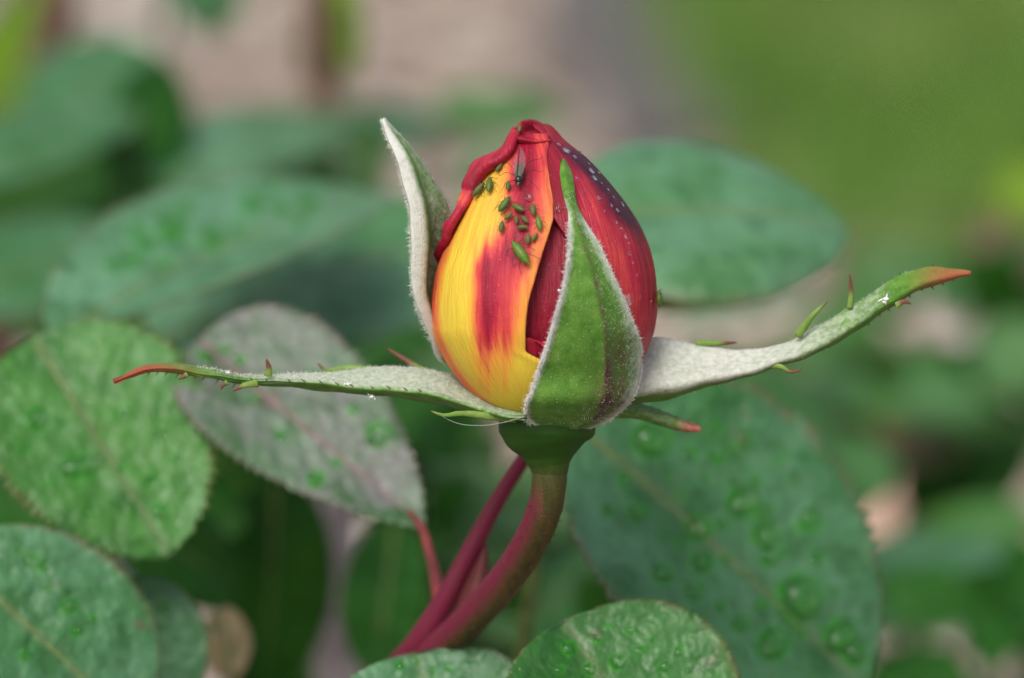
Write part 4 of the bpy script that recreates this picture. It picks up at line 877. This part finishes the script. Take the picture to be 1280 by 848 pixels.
def aphid(kind, px, py, L, ang, label, dl=.075, group=APHIDS, fat=1.0):
    """ang: picture angle of the head, 0 right, 90 up; L in pixels"""
    p, n = on_bud(px, py, dl); r = empty('aphid', p); tag(r, label, 'aphid', group)
    d = np.array([math.cos(rad(ang)), 0, math.sin(rad(ang))]); d = nz(d - n*np.dot(d, n)); s = np.cross(n, d)
    M = Matrix((Vector(Wd(d)), Vector(Wd(s)), Vector(Wd(n)))).transposed().to_4x4(); k = L*1.0/128
    r.matrix_world = Matrix.Translation(Vector(W(p))) @ M @ Matrix.Diagonal((k, k*fat, k, 1))
    K = KINDS[kind]
    def part(nm, me, par=r):
        o = bpy.data.objects.new(nm, me); COL.objects.link(o); o.parent = par; return o
    b = part('body', K['body'])
    for m in K['eyes']: part('eye', m, b)
    for m in K['corn']: part('cornicle', m, b)
    for m in K['legs']: part('leg', m)
    for m in K['ants']: part('antenna', m)
    for m in K.get('wings', []): part('wing', m)
    if 'thorax' in K: part('thorax', K['thorax'])
aphid('winged', 650.5, 224, 37, -85, 'dark winged aphid with long black legs near the tip of the bud')
for a in [
 ('dull', 625, 213, 14, 80, 'small pale aphid tucked under the rolled crimson lip'),
 ('green', 614, 235, 24, 110, 'slim green aphid below the rolled lip, nearer the petal middle of two'),
 ('dull', 601, 241, 23, 45, 'dull green aphid at the left edge of the petal under the lip'),
 ('dull', 636, 236, 14, 100, 'small faint aphid left of the winged one'),
 ('green', 632, 260, 24, 60, 'plump mid green aphid at upper left of the cluster below the winged one'),
 ('green', 648, 264, 19, 145, 'slanting green aphid in the top middle of the cluster'),
 ('dull', 666, 266, 17, 95, 'dull aphid at the top right of the cluster'),
 ('dull', 636, 274, 13, 45, 'tiny aphid just under the plump upper left one'),
 ('dull', 646, 278, 13, 100, 'tiny upright aphid in the middle of the cluster'),
 ('dull', 656, 278, 13, 130, 'tiny aphid leaning beside the upright middle one'),
 ('dull', 653, 288, 15, 175, 'small aphid lying level at the bottom middle of the cluster'),
 ('dull', 628, 287, 16, 90, 'narrow dull aphid standing at the lower left of the cluster'),
 ('bright', 673, 283, 20, 100, 'bright green aphid at the right end of the cluster'),
 ('dull', 660, 302, 14, 90, 'small faded aphid above the largest green one'),
 ('dull', 668, 300, 13, 60, 'small faded aphid near the orange petal edge above the largest'),
 ('bright', 651.5, 320, 37, 126, 'largest aphid, plump and bright green, alone below the cluster')]:
    aphid(*a, fat=float(rng.uniform(.78, 1.0)))
aphid('dull', 650, 163, 11, -80, 'tiny dark aphid on the folded tip of the bud', .15)
aphid('green', 820, 374, 22, 80, 'blurred green aphid on the far right side of the bud', .06)

# ---------------------------------------------------------------- drops on the bud
big = [(708.5, 188, 5.2, 'largest round water bead near the top of the right petal'), (661, 248, 5.0, 'water bead on the front petal below the winged aphid'), (696.5, 262, 4.2, 'water bead between front petal and sepal tip'), (787, 375, 6.5, 'flat water bead on the right petal beside the sepal edge'), (740, 214, 4.6, 'upper bead of the pair on the dark purple edge'), (744, 223, 4.4, 'lower bead of the pair on the dark purple edge')]
for x, y, r, l in big:
    p, n = on_bud(x, y, .085 if x < 690 else .06); put_drop(p - n*.012, n, r*1.1/128, l, 'water beads on the bud', .7, bead=x > 700)
small = [(698.7, 181, 3.2), (718.6, 197, 3.4), (721, 224, 3), (748, 249, 3.8), (764, 258, 3), (778, 256, 4.2), (749, 216, 3.2), (771, 264, 3.6), (781, 297, 3.4), (785, 318, 3.2), (799, 372, 2), (813, 377, 2.2), (736, 205, 2.4), (730, 240, 2), (755, 265, 2.2), (760, 238, 2.8), (770, 280, 2.4), (776, 287, 2), (740, 260, 1.8), (790, 330, 2.2), (752, 230, 2.2), (767, 247, 2.4), (727, 190, 2.6), (733, 197, 2), (744, 275, 1.6), (758, 300, 1.6), (785, 305, 2), (795, 345, 1.8)]
for x, y, r in small:
    p, n = on_bud(x, y, .055); put_drop(p - n*.006, n, r*.9/128, 'tiny water bead on the crimson right petal', 'tiny beads on the right petal', .55, bead=True)

# ---------------------------------------------------------------- shed skins and silk
M_SKIN = simple('shed_skin', (.85, .85, .82), .5, .4, .1, 20.0)
def skin(px, py, d, r, label):
    B = Bag(); c = P(px, py, d)
    for k in range(7): hair_strand(B, c + rng.normal(0, r*.25/128, 3), rng.normal(0, 1, 3), r/128*rng.uniform(.6, 1.3), r*.16/128)
    V = [c + np.array([math.sin(th)*math.cos(a)*1.2, math.sin(th)*math.sin(a)*.6, math.cos(th)*.6])*r*.45/128*(1 + rng.normal(0, .15)) for th in np.linspace(.1, 3.04, 6) for a in np.linspace(0, 6.28, 9)[:-1]]
    B.add(V, grid_faces(6, 8, True)); o = mk('shed_skin', B.verts(), B.f, M_SKIN, None, True, origin=W(c)); tag(o, label, 'shed skin', 'white shed skins on the sepals')
skin(285, 466, -.12, 4, 'white fleck near the reddish tip of the left sepal')
skin(434, 480, -.2, 6, 'white shed skin on the middle of the left sepal')
skin(465, 496, -.15, 6, 'white shed skin hanging under the left sepal')
skin(1107, 374, -.2, 8, 'white shed skin near the tip of the right sepal')
skin(699, 363, -1.10, 3.5, 'white shed skin on the left woolly edge of the front sepal')
v, f = tube([P(655, 521, -1.0), P(630, 528, -.9), P(600, 532, -.7), P(568, 528, -.5), P(545, 517, -.5)], [.0016, .0016, .0016], 5, 40)
o = mk('silk_thread', v, f, M_FUZZ, None, True, origin=W(P(655, 521, -1.0))); tag(o, 'fine spider silk thread strung below the left side of the bud', 'silk thread')
